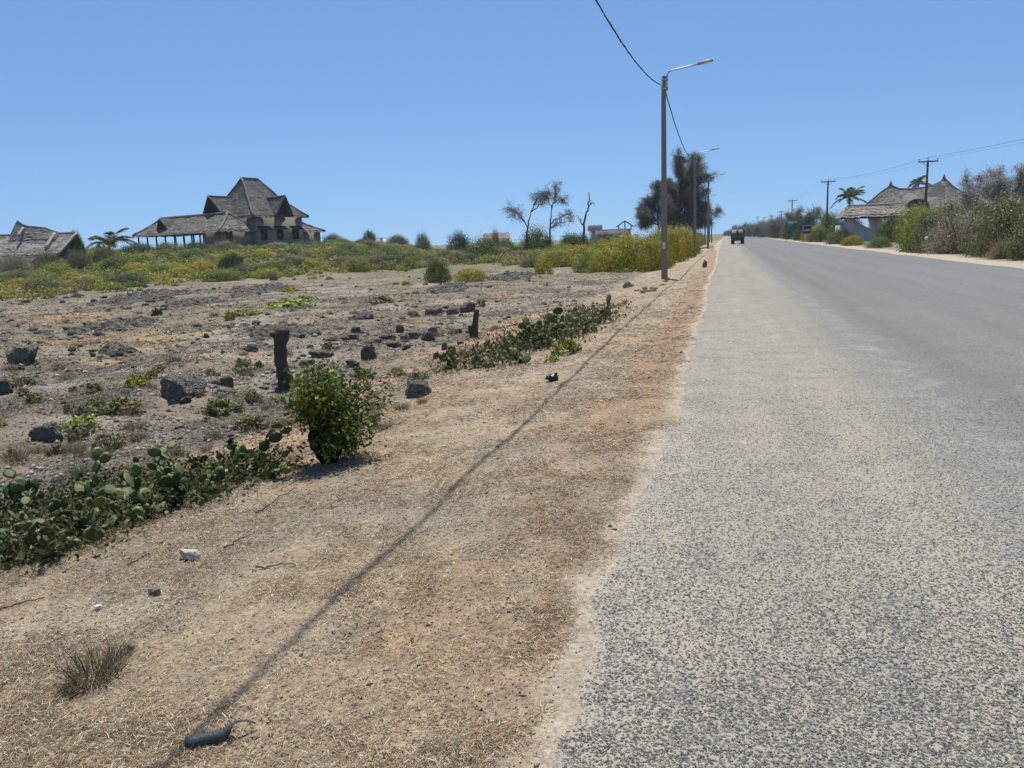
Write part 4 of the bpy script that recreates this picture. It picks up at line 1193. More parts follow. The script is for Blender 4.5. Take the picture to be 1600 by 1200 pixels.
# --- the right-hand roadside
for a in ((1400, 396, 96, 66, 'bright', 'large bright green bush by the right shoulder below the lodge', 50),
          (1352, 389, 50, 18, 'green', 'mid green bush left of the bright green roadside bush', 62),
          (1286, 384, 40, 24, 'olive', 'olive bush between sign board and gate wall', 84),
          (1306, 386, 36, 16, 'yellow', 'yellowish low bush by the shoulder below the gate', 74),
          (1500, 405, 130, 72, 'grey', 'big grey twiggy bush leaning towards the right shoulder', 43),
          (1455, 400, 80, 66, 'olive', 'olive bush between bright green bush and grey twiggy bush', 47),
          (1575, 412, 120, 92, 'olive', 'tall olive bush at the right edge of the picture', 37),
          (1530, 408, 130, 88, 'dry', 'tall dry bush behind the grey twiggy bush', 46),
          (1625, 420, 110, 84, 'olive', 'green bush cut by the right edge of the picture', 33),
          (1575, 415, 76, 34, 'dry', 'low straw coloured bush at the shoulder near the right edge', 35),
          (1480, 402, 70, 64, 'olive', 'dense olive bush in front of the lodge wall', 60),
          (1425, 396, 70, 54, 'bright', 'green bush hiding the foot of the lodge', 66),
          (1394, 392, 50, 44, 'green', 'green bush by the right pillar of the gate', 72),
          (1440, 380, 80, 52, 'olive', 'olive bush hiding the lodge wall', 84),
          (1510, 385, 110, 58, 'olive', 'olive thicket right of the lodge', 80),
          (1590, 390, 120, 76, 'dry', 'dry thicket behind the tall olive bush', 70),
          (1272, 380, 40, 24, 'green', 'green bush right of the stacked sign board', 104),
          (1246, 378, 44, 22, 'yellow', 'yellow green bush under the teal billboard', 112),
          (1222, 376, 40, 24, 'dry', 'brownish bush left of the teal billboard', 130),
          (1205, 374, 34, 26, 'olive', 'olive bush along the right shoulder far down the road', 155),
          (1190, 372, 32, 28, 'dry', 'brown bush along the right shoulder beyond the lorry', 190),
          (1178, 371, 30, 26, 'dark', 'dark treetop right of the lorry', 240),
          (1165, 369, 24, 20, 'dark', 'dark treetop above the lorry', 330),
          (1150, 368, 24, 12, 'dark', 'dark far bush straight above the road end', 480), (1138, 367, 18, 10, 'dark', 'dark far bush at the left of the road end', 480),
          (1262, 372, 46, 36, 'dark', 'dark bushes behind the stacked sign board', 125), (1228, 372, 46, 40, 'dark', 'dark bushes behind the teal billboard', 150), (1300, 372, 50, 40, 'green', 'green tree mass left of the gate', 120),
          (1330, 368, 50, 36, 'dark', 'dark shrubs under the lodge palm', 105), (1205, 368, 40, 32, 'dark', 'dark shrubs beneath the far power poles', 190)):
    px, pyb, w, h, kd, lb, dep = a
    g = gp(px, dep); kk = dep / F
    R = (w * kk / 2, w * kk / 2 * .8, h * kk / 1.05)
    mx = EDGE_R + 0.9 + R[0] * .75
    if g[0] < mx and dep < 300: g[0] = mx; g[2] = float(terrain(g[0], g[1]))
    bush(g, R, kd, lb, 'bushes along the right shoulder')

# --- feathery casuarina trees, built limb by limb
def needles(m, rng, c, n, L, col, droop=.5, spread=.45):
    k = len(c)
    idx = np.repeat(np.arange(k), n)
    p = c[idx] + rng.normal(size=(k * n, 3)) * spread * .35
    d = rng.normal(size=(k * n, 3)) * .8; d[:, 2] -= droop; d[:, :2] += CR * .25
    col = np.array(col)
    blades(m, p, d, L * rng.uniform(.5, 1.2, k * n), .028, col[rng.integers(0, len(col), k * n)] * rng.uniform(.7, 1.3, (k * n, 1)), rng, .5)

CAS = [(0.20, 0.20, 0.15), (0.25, 0.24, 0.185), (0.155, 0.16, 0.115)]
def tree_px(label, dep, limbs, tufts, seed, cols=CAS, n=30, L=.7, tr=.2, deep=1.2, name='casuarina_tree', group='feathery trees along the skyline', sub=3, droop=.5):
    """limbs: lists of photo points at the tree's distance, spread in depth; tufts sit along the limb ends"""
    rng = np.random.default_rng(seed)
    g = gp(limbs[0][0][0], dep); g[2] -= .1
    o = thing(name, g, label, 'tree', group)
    tm = MB(); cm = MB(); cs = []
    base = None
    for li, lb in enumerate(limbs):
        pts = np.array([P(a, b, dep) for a, b in lb]); 
        off = 0 if li == 0 else rng.normal() * deep
        kk = np.linspace(0, 1, len(pts))
        pts[:, :2] += np.outer(kk * off, CF)
        if li == 0: pts[0] = g
        # densify with wobble
        t = np.linspace(0, 1, 4 * len(pts)); q = np.stack([np.interp(t, kk, pts[:, j]) for j in range(3)], 1)
        q[1:-1] += rng.normal(size=(len(q) - 2, 3)) * .05
        r0 = tr if li == 0 else tr * .5
        tm.tube(q - g, np.linspace(r0, r0 * .3, len(q)), 6)
        if li or tufts > 1:
            for s in range(int(5 * sub)):
                a = q[rng.integers(len(q) // 3, len(q))]; dv = unit(rng.normal(size=3) + [0, 0, .35]); ln = rng.uniform(.5, 1.5) * L * 1.3
                b = a + dv * ln
                tm.tube(np.array([a, (a + b) / 2 + rng.normal(size=3) * .08, b]) - g, [.03, .02, .008], 4)
                cs += [a + (b - a) * f for f in np.linspace(.3, 1, 5)]
    tm.build('trunk', M_BARK, o, smooth=True)
    needles(cm, rng, np.array(cs) - g, n, L, cols, droop)
    cm.build('crown', M_NEEDLE, o)
    return o
tree_px('left of the twin wispy trees, its crown blown to the left', 88, [[(822, 376), (824, 352), (830, 330)], [(824, 355), (812, 335), (797, 324)], [(830, 330), (838, 312), (843, 302)], [(829, 332), (846, 318), (850, 306)], [(822, 350), (806, 331), (792, 323)], [(833, 320), (846, 304), (862, 303)]], 1, 41, n=6, L=.6, tr=.14, sub=2)
tree_px('right of the twin wispy trees, pale trunk and thin crown', 90, [[(858, 378), (860, 345), (863, 320)], [(863, 322), (870, 306), (876, 293)], [(862, 326), (854, 306), (858, 298)], [(860, 350), (876, 338), (893, 334)], [(860, 358), (872, 348), (896, 346)], [(863, 318), (874, 310), (879, 316)], [(866, 312), (868, 300), (868, 290)]], 1, 42, n=5, L=.6, tr=.13, sub=2)
tree_px('bare dead tree with one upright broken limb right of the twin wispy trees', 86, [[(911, 378), (912, 350), (918, 330), (920, 314), (920, 300)], [(918, 327), (923, 318), (926, 316)], [(912, 352), (906, 345), (902, 338)]], 1, 43, n=1, L=.3, tr=.15, sub=.8, name='dead_tree')
big = [[(1062, 372), (1062, 330), (1064, 290), (1066, 255)], [(1062, 335), (1050, 305), (1046, 280)], [(1063, 320), (1078, 290), (1088, 262)], [(1063, 300), (1056, 268), (1054, 246)], [(1064, 290), (1076, 262), (1078, 250)],
       [(1062, 340), (1044, 325), (1032, 318)], [(1062, 340), (1082, 320), (1096, 300)], [(1064, 330), (1090, 290), (1100, 262)], [(1064, 345), (1090, 332), (1102, 322)], [(1062, 350), (1050, 340), (1040, 345)], [(1064, 350), (1078, 345), (1092, 350)], [(1063, 310), (1070, 280), (1094, 256)], [(1062, 352), (1055, 348), (1050, 352)], [(1063, 352), (1070, 342), (1076, 352)], [(1062, 355), (1084, 345), (1100, 345)], [(1063, 345), (1080, 325), (1086, 315)], [(1063, 335), (1050, 330), (1042, 335)], [(1062, 325), (1058, 310), (1050, 300)], [(1063, 325), (1074, 305), (1080, 300)], [(1063, 350), (1060, 340), (1056, 335)], [(1063, 315), (1086, 280), (1104, 278)]]
tree_px('tall dense grey green feathery tree behind the second lamp pole', 100, big, 2, 44, n=15, L=.7, tr=.26, sub=6.5, deep=2.0, cols=[(.17, .172, .135), (.22, .21, .17), (.13, .135, .105)])
tree_px('smaller pale feathery tree at the left of the tall dense one', 104, [[(1030, 374), (1028, 340), (1030, 310)], [(1028, 345), (1012, 332), (1000, 326)], [(1029, 330), (1022, 305), (1026, 290)], [(1029, 345), (1008, 338), (994, 336)], [(1029, 335), (1040, 312), (1044, 294)], [(1029, 352), (1014, 346), (1002, 348)], [(1029, 340), (1038, 325), (1046, 320)], [(1029, 350), (1040, 345), (1048, 345)], [(1029, 335), (1018, 320), (1014, 312)]], 1, 45, n=17, L=.75, tr=.2, sub=5.5, cols=[(.17, .17, .13), (.21, .20, .16), (.13, .13, .10)])
GR = [(0.34, 0.34, 0.325), (0.42, 0.41, 0.39), (0.27, 0.27, 0.255)]
tree_px('grey feathery tree above the bushes at the right edge of the picture', 62, [[(1575, 350), (1572, 310), (1576, 285)], [(1572, 320), (1556, 295), (1550, 282)], [(1574, 310), (1590, 280), (1594, 268)], [(1572, 330), (1548, 305), (1534, 296)], [(1574, 300), (1572, 282), (1580, 270)], [(1574, 330), (1600, 300), (1612, 285)], [(1574, 325), (1606, 290), (1622, 270)]], 1, 46, GR, n=16, L=.6, tr=.12, sub=4, deep=1.0)
tree_px('thin grey feathery tree right of the lodge roof', 66, [[(1528, 345), (1526, 315), (1530, 290)], [(1526, 320), (1518, 300), (1516, 284)], [(1527, 312), (1536, 295), (1538, 280)], [(1526, 325), (1510, 312), (1504, 304)]], 1, 47, GR, n=12, L=.5, tr=.09, sub=3, deep=.8)
tree_px('wispy tree beside the power pole behind the teal billboard', 135, [[(1240, 366), (1240, 345), (1240, 325)], [(1240, 350), (1232, 340), (1228, 336)], [(1240, 345), (1247, 335), (1250, 330)], [(1240, 352), (1250, 345), (1254, 342)]], 1, 48, n=10, L=.8, tr=.12, sub=3)
tree_px('wispy tree left of the power pole by the lodge palm', 125, [[(1272, 368), (1271, 345), (1270, 318)], [(1271, 350), (1263, 340), (1260, 336)], [(1271, 345), (1278, 335), (1280, 328)], [(1271, 352), (1284, 345), (1288, 342)]], 1, 49, n=12, L=.8, tr=.12, sub=3)
tree_px('small feathery tree beyond the third lamp pole', 150, [[(1112, 372), (1112, 345), (1111, 318)], [(1112, 350), (1106, 340), (1103, 335)], [(1112, 345), (1118, 335), (1120, 330)]], 1, 50, n=12, L=.9, tr=.12, sub=3)
for i, (px, py, dep) in enumerate(((1178, 354, 260), (1190, 350, 230), (1206, 350, 200), (1150, 352, 420), (1166, 352, 380), (1216, 348, 180), (1172, 356, 300))):
    tree_px(['far grey tree just right of the lorry', 'far dark tree under the far power poles', 'far olive tree left of the fourth power pole', 'faint tree at the end of the road behind the lorry', 'faint tree above the lorry', 'far tree left of the teal billboard', 'second far grey tree right of the lorry'][i],
            dep, [[(px, 372), (px, (py + 368) / 2), (px, py)], [(px, 364), (px - 6, py + 6), (px - 9, py + 4)], [(px, 364), (px + 6, py + 5), (px + 9, py + 5)], [(px, 366), (px - 3, py + 8), (px - 8, py + 11)], [(px, 366), (px + 4, py + 8), (px + 8, py + 11)]], 2, 60 + i, n=14, L=1.3, tr=.15, sub=3, deep=2)
# ------------------------------------------------------------------ rocks in the field
ROCKS = []
for v in range(7):
    rng = np.random.default_rng(200 + v)
    vv, tt = ICO[4]; p = vv.copy()
    off = rng.random(3) * 50
    a = n3(p * 1.3 + off, v, 3) - .5; b = n3(p * 4.2 + off, v + 9, 3) - .5
    p = p * (1 + a * .9)[:, None]
    for _ in range(11):                      # broken faces
        nn = unit(rng.normal(size=3) + [0, 0, .2]); h_ = rng.uniform(.55, .85); dd_ = p @ nn - h_
        p = p - np.where(dd_ > 0, dd_ * .92, 0)[:, None] * nn
    p[:, 2] = np.where(p[:, 2] > .42, .42 + (p[:, 2] - .42) * .25, p[:, 2])
    p = p * (1 + b * .75 + (n3(p * 9 + off, v + 19, 2) - .5) * .22)[:, None]
    p[:, 2] = np.where(p[:, 2] < -.45, -.45 + (p[:, 2] + .45) * .15, p[:, 2])
    p /= np.abs(p[:, :2]).max(); p[:, 2] -= p[:, 2].min(); p[:, 2] /= p[:, 2].max()
    m = MB(); m.add(p, tris=tt); me = m.mesh('rock'); me.materials.append(M_ROCK); ROCKS.append(me)

def rock(px, pyb, w, h, label, group=None, v=None, name='rock'):
    p, d = G(px, pyb); k = d / F
    o = link(name, ROCKS[(int(px * 7 + pyb) if v is None else v) % 7], None, p - [0, 0, .30 * h * k], RNG.uniform(0, 6.3), (w * k / 2, w * k / 2 * RNG.uniform(.7, 1), h * k * 1.15))
    o.rotation_euler = (0, 0, PSI + RNG.choice([0, math.pi]) + RNG.normal() * .2)
    tag(o, label, 'rock', group)
    return o
for a in ((285, 617, 82, 40, 'largest flat topped dark rock lying in the field at the left'), (354, 602, 24, 17, 'small dark rock just right of the largest flat topped rock'),
          (75, 687, 58, 32, 'long grey rock beside the bright green leafy plant at lower left'), (8, 615, 28, 28, 'dark block of rock cut by the left edge of the picture'),
          (38, 564, 56, 30, 'jagged black rock near the left edge above the cut block'), (393, 549, 22, 14, 'small dark rock left of the taller stump'),
          (291, 627, 22, 9, 'flat dark slab just in front of the largest flat topped rock'), (132, 444, 36, 14, 'black boulder at the scrub edge on the left'),
          (427, 438, 16, 14, 'dark boulder at the scrub edge below the big house'), (576, 561, 28, 29, 'upright rounded grey rock right of the taller stump'),
          (557, 521, 18, 13, 'round dark stone above the flat outcrop in mid field'), (653, 619, 44, 30, 'grey boulder at the verge toe right of the stump shrub'),
          (678, 493, 32, 14, 'low brown rock, leftmost of three in a row near the slanting stump'), (707, 492, 22, 13, 'middle of three rocks in a row near the slanting stump'),
          (732, 487, 28, 18, 'tallest of three rocks in a row near the slanting stump'), (568, 499, 38, 14, 'dark jagged rock left of the three rocks in a row'),
          (717, 520, 12, 8, 'small dark stone left of the slanting stump'), (695, 545, 12, 13, 'small grey stone at the verge toe by the second cactus'),
          (550, 571, 24, 12, 'low dark rock behind the stump shrub'), (500, 557, 44, 13, 'flat dark slab between stump and upright rock')):
    rock(*a)
for i, (px, py, w, h) in enumerate(((604, 532, 32, 11), (643, 529, 40, 14), (668, 531, 26, 16), (548, 529, 34, 9), (626, 518, 14, 13), (676, 524, 22, 16), (585, 536, 30, 8), (615, 541, 26, 8), (480, 570, 26, 10), (635, 545, 18, 8), (520, 533, 24, 7))):
    rock(px, py, w, h, 'low weathered slab of the broken outcrop in mid field', 'slabs of the broken outcrop')
rg = np.random.default_rng(77)
for i in range(46):
    px = rg.uniform(0, 900); py = rg.uniform(445, 640) if px < 480 else rg.uniform(440, 560)
    p, d = G(px, py)
    if edge_l(p[1]) - p[0] < 5.2: continue
    w = rg.uniform(5, 13) * (py - 330) / 180
    rock(px, py, w, w * rg.uniform(.2, .45), 'small dark stone scattered over the bare field', 'small stones scattered over the field')

def outcrop(px, pyb, w, h, label, seed):
    p, d = G(px, pyb); p2, d2 = G(px, pyb - h); k = d / F
    W = w * k; D = max((d2 - d) * .9, .8)
    nx, ny = 70, 36
    U, V = np.meshgrid(np.linspace(-1, 1, nx), np.linspace(-1, 1, ny), indexing='xy'); U = U.ravel(); V = V.ravel()
    x = p[0] + CR[0] * U * W / 2 + CF[0] * (V + 1) * D / 2; y = p[1] + CR[1] * U * W / 2 + CF[1] * (V + 1) * D / 2
    r = np.sqrt(U ** 2 + V ** 2)
    rid = 1 - np.abs(fbm(x * 2.2, y * 2.2, seed, 4) * 2 - 1) * 2.2
    blk = vnoise(x * 3.5, y * 3.5, seed + 3)
    env = sst(1.05, .45, r + (fbm(x * 1.1, y * 1.1, seed + 5, 3) - .5) * .9)
    z = terrain(x, y) - .10 + env * (.06 + np.clip(rid, 0, 1) * .34 + (blk > .5) * .14 + (fbm(x * 9, y * 9, seed + 8, 2) - .5) * .18) * np.clip(W / 4, .5, 1.1)
    i, j = np.meshgrid(np.arange(ny - 1), np.arange(nx - 1), indexing='ij'); i = i.ravel(); j = j.ravel()
    m = MB(); m.add(np.stack([x, y, z], 1) - p, quads=np.stack([i * nx + j, i * nx + j + 1, (i + 1) * nx + j + 1, (i + 1) * nx + j], 1))
    tag(m.build('rock_outcrop', M_OUT, None, False, p), label, 'rock', 'dark rock outcrops in the field')
for i, a in enumerate(((120, 484, 130, 26, 'dark jagged outcrop below the black boulder on the left'), (245, 484, 100, 16, 'low dark outcrop to the right of the jagged left outcrop'),
                       (365, 467, 110, 16, 'flat grey outcrop below the scrub edge in the left half'), (110, 526, 150, 26, 'long dark outcrop above the yellow soil'),
                       (385, 540, 150, 34, 'broad grey outcrop left of the taller stump'), (160, 560, 90, 12, 'low outcrop within the yellow soil'), (690, 458, 90, 16, 'grey outcrop behind the three rocks in a row'), (800, 440, 90, 12, 'far grey outcrop near the yellow bush'))):
    outcrop(*a, 300 + i)
    for j in range(12):
        rock(a[0] + rg.normal() * a[2] * .3, a[1] - rg.uniform(0, a[3]), rg.uniform(8, 24) * (a[1] - 360) / 150, rg.uniform(3, 7) * (a[1] - 360) / 150, 'jagged rock on the ' + a[4], 'rocks on the outcrops')

# ------------------------------------------------------------------ stumps
def gnarl(m, path, rad, rng, n=14, amp=.25, mat_col=None):
    path = np.asarray(path, float); k = len(path); t = np.linspace(0, 1, k); tt = np.linspace(0, 1, k * 5)
    q = np.stack([np.interp(tt, t, path[:, i]) for i in range(3)], 1); r = np.interp(tt, t, rad)
    m.tube(q, r, n)
    v = m.v[-1]; c = np.repeat(q, n, axis=0)
    nn = (n3(v * 6, 5, 3) - .5) * 2 * amp + (n3(v * 18, 15, 2) - .5) * amp
    m.v[-1] = c + (v - c) * (1 + nn)[:, None]

def stump(px, pyb, label, parts, seed):
    p, d = G(px, pyb); k = d / F; rng = np.random.default_rng(seed)
    o = thing('tree_stump', p, label, 'tree stump', None, PSI)
    for nm, pts, rad in parts:
        m = MB(); path = [((a - px) * k, dy, (pyb - b) * k) for a, b, dy in pts]
        gnarl(m, path, [r * k for r in rad], rng)
        m.build(nm, M_STUMP, o, smooth=True)
stump(445, 605, 'tall dark dead stump with a knobbly flared top standing in the field', [
    ('trunk', [(447, 612, 0), (446, 590, 0), (442, 565, 0.02), (444, 540, 0), (447, 524, 0), (449, 514, 0)], [13, 11, 10, 9.5, 12, 9]),
    ('knob', [(446, 528, 0), (438, 522, -.05), (432, 520, -.05)], [7, 6, 3]), ('knob', [(447, 526, 0), (454, 519, 0), (458, 516, .03)], [8, 6, 3]),
    ('side_shoot', [(448, 596, 0), (455, 588, -.04), (457, 580, -.05)], [6, 4, 2]), ('root', [(446, 606, 0), (456, 609, -.08), (464, 613, -.12)], [8, 5, 2])], 1)
stump(742, 527, 'short slanting stump with two prongs near the second cactus clump', [
    ('trunk', [(740, 531, 0), (742, 515, 0), (745, 497, 0), (747, 484, 0)], [6.5, 5.5, 5, 3.5]), ('prong', [(740, 526, 0), (736, 516, -.03), (735, 508, -.03)], [5, 4, 3])], 2)

# ------------------------------------------------------------------ sprouting stump shrub on the verge
def stump_shrub():
    rng = np.random.default_rng(51)
    px, pyb = 512, 724
    p, d = G(px, pyb); k = d / F
    o = thing('sprouting_stump', p, 'leafy green shrub sprouting from a black burnt stump at the verge edge', 'shrub', None, PSI)
    C = lambda a, b, dy=0.: np.array([(a - px) * k, dy, (pyb - b) * k])
    M_BLK = plain('black_wood', (0.018, 0.015, 0.013), .95, .4, 20, .8, .1)  # one near-black tone over the whole stump
    m = MB()
    gnarl(m, [C(514, 730), C(508, 712), C(498, 694), C(494, 680), C(500, 664)], np.array([8, 11, 12, 10, 7]) * k, rng)
    gnarl(m, [C(516, 728), C(524, 706, .05), C(530, 690, .08), C(536, 668, .05)], np.array([8, 9, 8, 5]) * k, rng)
    gnarl(m, [C(514, 727), C(512, 706, .03), C(514, 684, .04), C(518, 664, .02)], np.array([9, 12, 12, 7]) * k, rng)
    m.build('stump', M_BLK, o, smooth=True)
    sh = MB(); lf = MB()
    tips = [(478, 600), (490, 588), (505, 580), (518, 590), (530, 584), (470, 620), (480, 640), (500, 612), (515, 615), (540, 610), (556, 600), (570, 592), (585, 605), (596, 625), (592, 645), (575, 650), (560, 640), (545, 650), (530, 640), (500, 640), (486, 655), (556, 680), (540, 712), (528, 700), (550, 690), (570, 690), (545, 700), (530, 690), (565, 670), (508, 598), (495, 625), (520, 605), (498, 572), (512, 570), (466, 605), (604, 632), (578, 598), (583, 672), (462, 632), (550, 595)]
    for i, (a, b) in enumerate(tips):
        dy = rng.uniform(-.28, .28); s = C(500 + rng.uniform(-6, 30), 672, rng.uniform(-.06, .06)); e = C(a, b, dy)
        t = np.linspace(0, 1, 7)[:, None]; mid = (s + e) / 2 + [0, 0, .08]
        q = (1 - t) ** 2 * s + 2 * t * (1 - t) * mid + t ** 2 * e + rng.normal(size=(7, 3)) * .008
        sh.tube(q, np.linspace(.012, .003, 7), 5, col=(.07, .06, .04))
        dense = (1.0 if a < 526 or b > 662 else .42) * rng.uniform(.4, 1.4)
        n = int(170 * dense); f = rng.uniform(.35, 1.05, n)
        c = np.stack([np.interp(f, t[:, 0], q[:, j]) for j in range(3)], 1) + rng.normal(size=(n, 3)) * .065
        pal = np.array([(0.115, .17, .03), (.08, .13, .028), (.16, .20, .035), (.06, .09, .024)])
        if rng.random() < .3: pal = pal * [1.6, 1.3, .8]
        dd = rng.normal(size=(n, 3)); dd[:, 2] -= .2
        leaf_quads(lf, c, rng.uniform(.035, .07, n), rng.uniform(.018, .032, n), rng, pal[rng.integers(0, 4, n)], d=dd)
    sh.build('shoots', M_TINT, o); lf.build('crown', M_LEAF, o)
stump_shrub()

# ------------------------------------------------------------------ prickly pear
def pad_mesh():
    n = 8; a = np.arange(n) / n * 2 * math.pi
    out = np.stack([np.sin(a) * .40 * (1 + .12 * -np.cos(a)), np.zeros(n), .5 - np.cos(a) * .5], 1)
    cen = np.array([0, 0, .5])
    inn = cen + (out - cen) * .62
    v = np.concatenate([out, inn + [0, -.04, 0], [[0.02, -.048, .52]], inn + [0, .04, 0], [[-.02, .048, .5]]])
    q = []; t = []
    for i in range(n):
        j = (i + 1) % n
        q += [[i, j, n + j, n + i], [j, i, 2 * n + 1 + i, 2 * n + 1 + j]]
        t += [[n + i, n + j, 2 * n], [2 * n + 1 + j, 2 * n + 1 + i, 3 * n + 1]]
    m = MB(); m.add(v, tris=t, quads=q); me = m.mesh('pad', smooth=True); me.materials.append(M_CACT); return me
PAD = pad_mesh()
def rot(axis, a):
    return np.array(Matrix.Rotation(a, 3, axis))
def cactus(px, pyb, label, npads, size, seed, spread=.5, group='prickly pear clumps at the verge toe', hmax=9, leaves=True):
    rng = np.random.default_rng(seed)
    p, d = G(px, pyb)
    o = thing('prickly_pear', p, label, 'cactus', group)
    made = 0; front = []
    def add(pos, R, s):
        ob = link('pad', PAD, o)
        mt = np.eye(4); mt[:3, :3] = R * s; mt[:3, 3] = pos
        ob.matrix_local = Matrix(mt.tolist())
    nroot = max(4, npads // 4)
    for i in range(nroot):
        a = rng.uniform(0, 6.28); r = spread * math.sqrt(rng.random())
        pos = np.array([math.cos(a) * r * CR[0] * 1.3 - math.sin(a) * r * CF[0] * .6, math.cos(a) * r * CR[1] * 1.3 - math.sin(a) * r * CF[1] * .6, 0])
        pos[2] = float(terrain(p[0] + pos[0], p[1] + pos[1])) - p[2] - .02
        R = rot('Z', rng.uniform(0, 6.28)) @ rot('X', rng.normal() * .6) @ rot('Y', rng.normal() * .5)
        s = size * rng.uniform(.75, 1.2)
        add(pos, R, s); made += 1; front.append((pos, R, s, 1))
    while made < npads and front:
        i = rng.integers(len(front)); pos, R, s, g = front[i]
        if g > 4: front.pop(i); continue
        ang = rng.normal() * .75
        tip = pos + R @ (np.array([math.sin(ang) * .38, 0, .5 + math.cos(ang) * .47]) * s)
        R2 = R @ rot('Y', ang * .9) @ rot('Z', rng.normal() * .9) @ rot('X', rng.normal() * .6)
        if tip[2] > hmax: continue
        if (R2 @ np.array([0, 0, 1]))[2] < -.1: continue
        s2 = s * rng.uniform(.72, 1.06)
        add(tip, R2, s2); made += 1; front.append((tip, R2, s2, g + 1))
    if leaves:
        m = MB(); n = 760
        c = rng.normal(size=(n, 3)) * [spread * .75, spread * .55, .02]; c[:, 2] = terrain(p[0] + c[:, 0], p[1] + c[:, 1]) - p[2] + rng.random(n) ** 1.5 * size * 1.6
        pal = np.array([(.06, .085, .025), (.095, .11, .035), (.15, .13, .06), (.045, .065, .02), (.2, .17, .10)])
        leaf_quads(m, c, size * rng.uniform(.2, .42, n), size * rng.uniform(.1, .26, n), rng, pal[rng.integers(0, 5, n)], up=.3)
        blades(m, c[:160] * [1.15, 1.15, 0] + [0, 0, 1] * c[:160, 2:] * .3, rng.normal(size=(160, 3)) * .6 + [0, 0, 1], size * rng.uniform(.5, 1.2, 160), .005, np.array([(.2, .165, .10)]) * rng.uniform(.6, 1.4, (160, 1)), rng)
        m.build('undergrowth', M_LEAF, o)
ca = [(10, 880, 'near left'), (60, 862, ''), (45, 815, ''), (115, 840, ''), (110, 795, ''), (170, 820, ''), (185, 775, ''), (235, 800, ''), (250, 757, ''), (300, 780, ''), (320, 748, ''), (365, 755, ''), (400, 742, ''), (-30, 850, '')]
cl = ['prickly pear at the lower left edge, nearest the camera', 'second prickly pear from the left edge, in the front row', 'prickly pear in the back row near the left edge', 'third prickly pear of the front row on the left', 'prickly pear behind the front row, second from the left edge',
      'prickly pear at the middle of the long left clump, front row', 'tall prickly pear at the middle of the long left clump, back row', 'prickly pear of the front row right of the middle of the long clump', 'prickly pear with raised pads before the orange soil', 'front prickly pear near the right end of the long clump',
      'prickly pear behind the right end of the long clump', 'prickly pear next to the right end of the long clump', 'last small prickly pear at the right end of the long clump', 'prickly pear half outside the left edge']
for i, (a, b, _) in enumerate(ca):
    cactus(a, b, cl[i], 40, .14, 400 + i, .36, 'long prickly pear clump at lower left', hmax=.5)
for i, (a, b, s, np_, lb, hm) in enumerate(((752, 572, .22, 14, 'dark low prickly pear at the left end of the second clump', .6), (850, 540, .26, 26, 'tall dark prickly pear in the middle of the second clump', 1.1), (878, 525, .25, 24, 'tall prickly pear right of the middle of the second clump', 1.0), (905, 510, .24, 18, 'prickly pear near the right end of the second clump', .9), (922, 500, .22, 12, 'last prickly pear at the right end of the second clump', .7), (815, 548, .2, 10, 'low prickly pear left of the tall middle one', .5))):
    cactus(a, b, lb, np_, s, 450 + i, .5, 'second prickly pear clump near the black bag', hmax=hm)

# ------------------------------------------------------------------ low plants in the field
LOWP = {}
def low_plant(px, py, w, h, kind, label, group=None):
    v = (int(px) * 3 + int(py)) % 3; key = (kind, v)
    if key not in LOWP:
        rng = np.random.default_rng(600 + v * 7 + len(kind)); m = MB()
        if kind == 'tuft':
            n = 260; a = rng.uniform(0, 6.28, n); r = np.sqrt(rng.random(n)) * .55
            c = np.stack([np.cos(a) * r, np.sin(a) * r, np.zeros(n)], 1)
            d = np.stack([np.cos(a) * r * 1.2, np.sin(a) * r * 1.2, np.full(n, .8)], 1) + rng.normal(size=(n, 3)) * .3
            blades(m, c, d, rng.uniform(.4, 1.05, n), .022, np.array([(.20, .17, .11), (.13, .115, .075), (.27, .23, .16), (.10, .10, .06)])[rng.integers(0, 4, n)], rng, .4)
        else:
            bush_leaves(m, rng, (1, 1, .85), 26, 16, .30, .17, kind, base=.1)
        LOWP[key] = m.mesh('low_plant'); LOWP[key].materials.append(M_LEAF)
    p, d = G(px, py); k = d / F
    o = link('dry_tuft' if kind == 'tuft' else 'low_plant', LOWP[key], None, p, RNG.uniform(0, 6.3), (w * k / 2, w * k / 2, h * k))
    return tag(o, label, 'grass tuft' if kind == 'tuft' else 'plant', group)
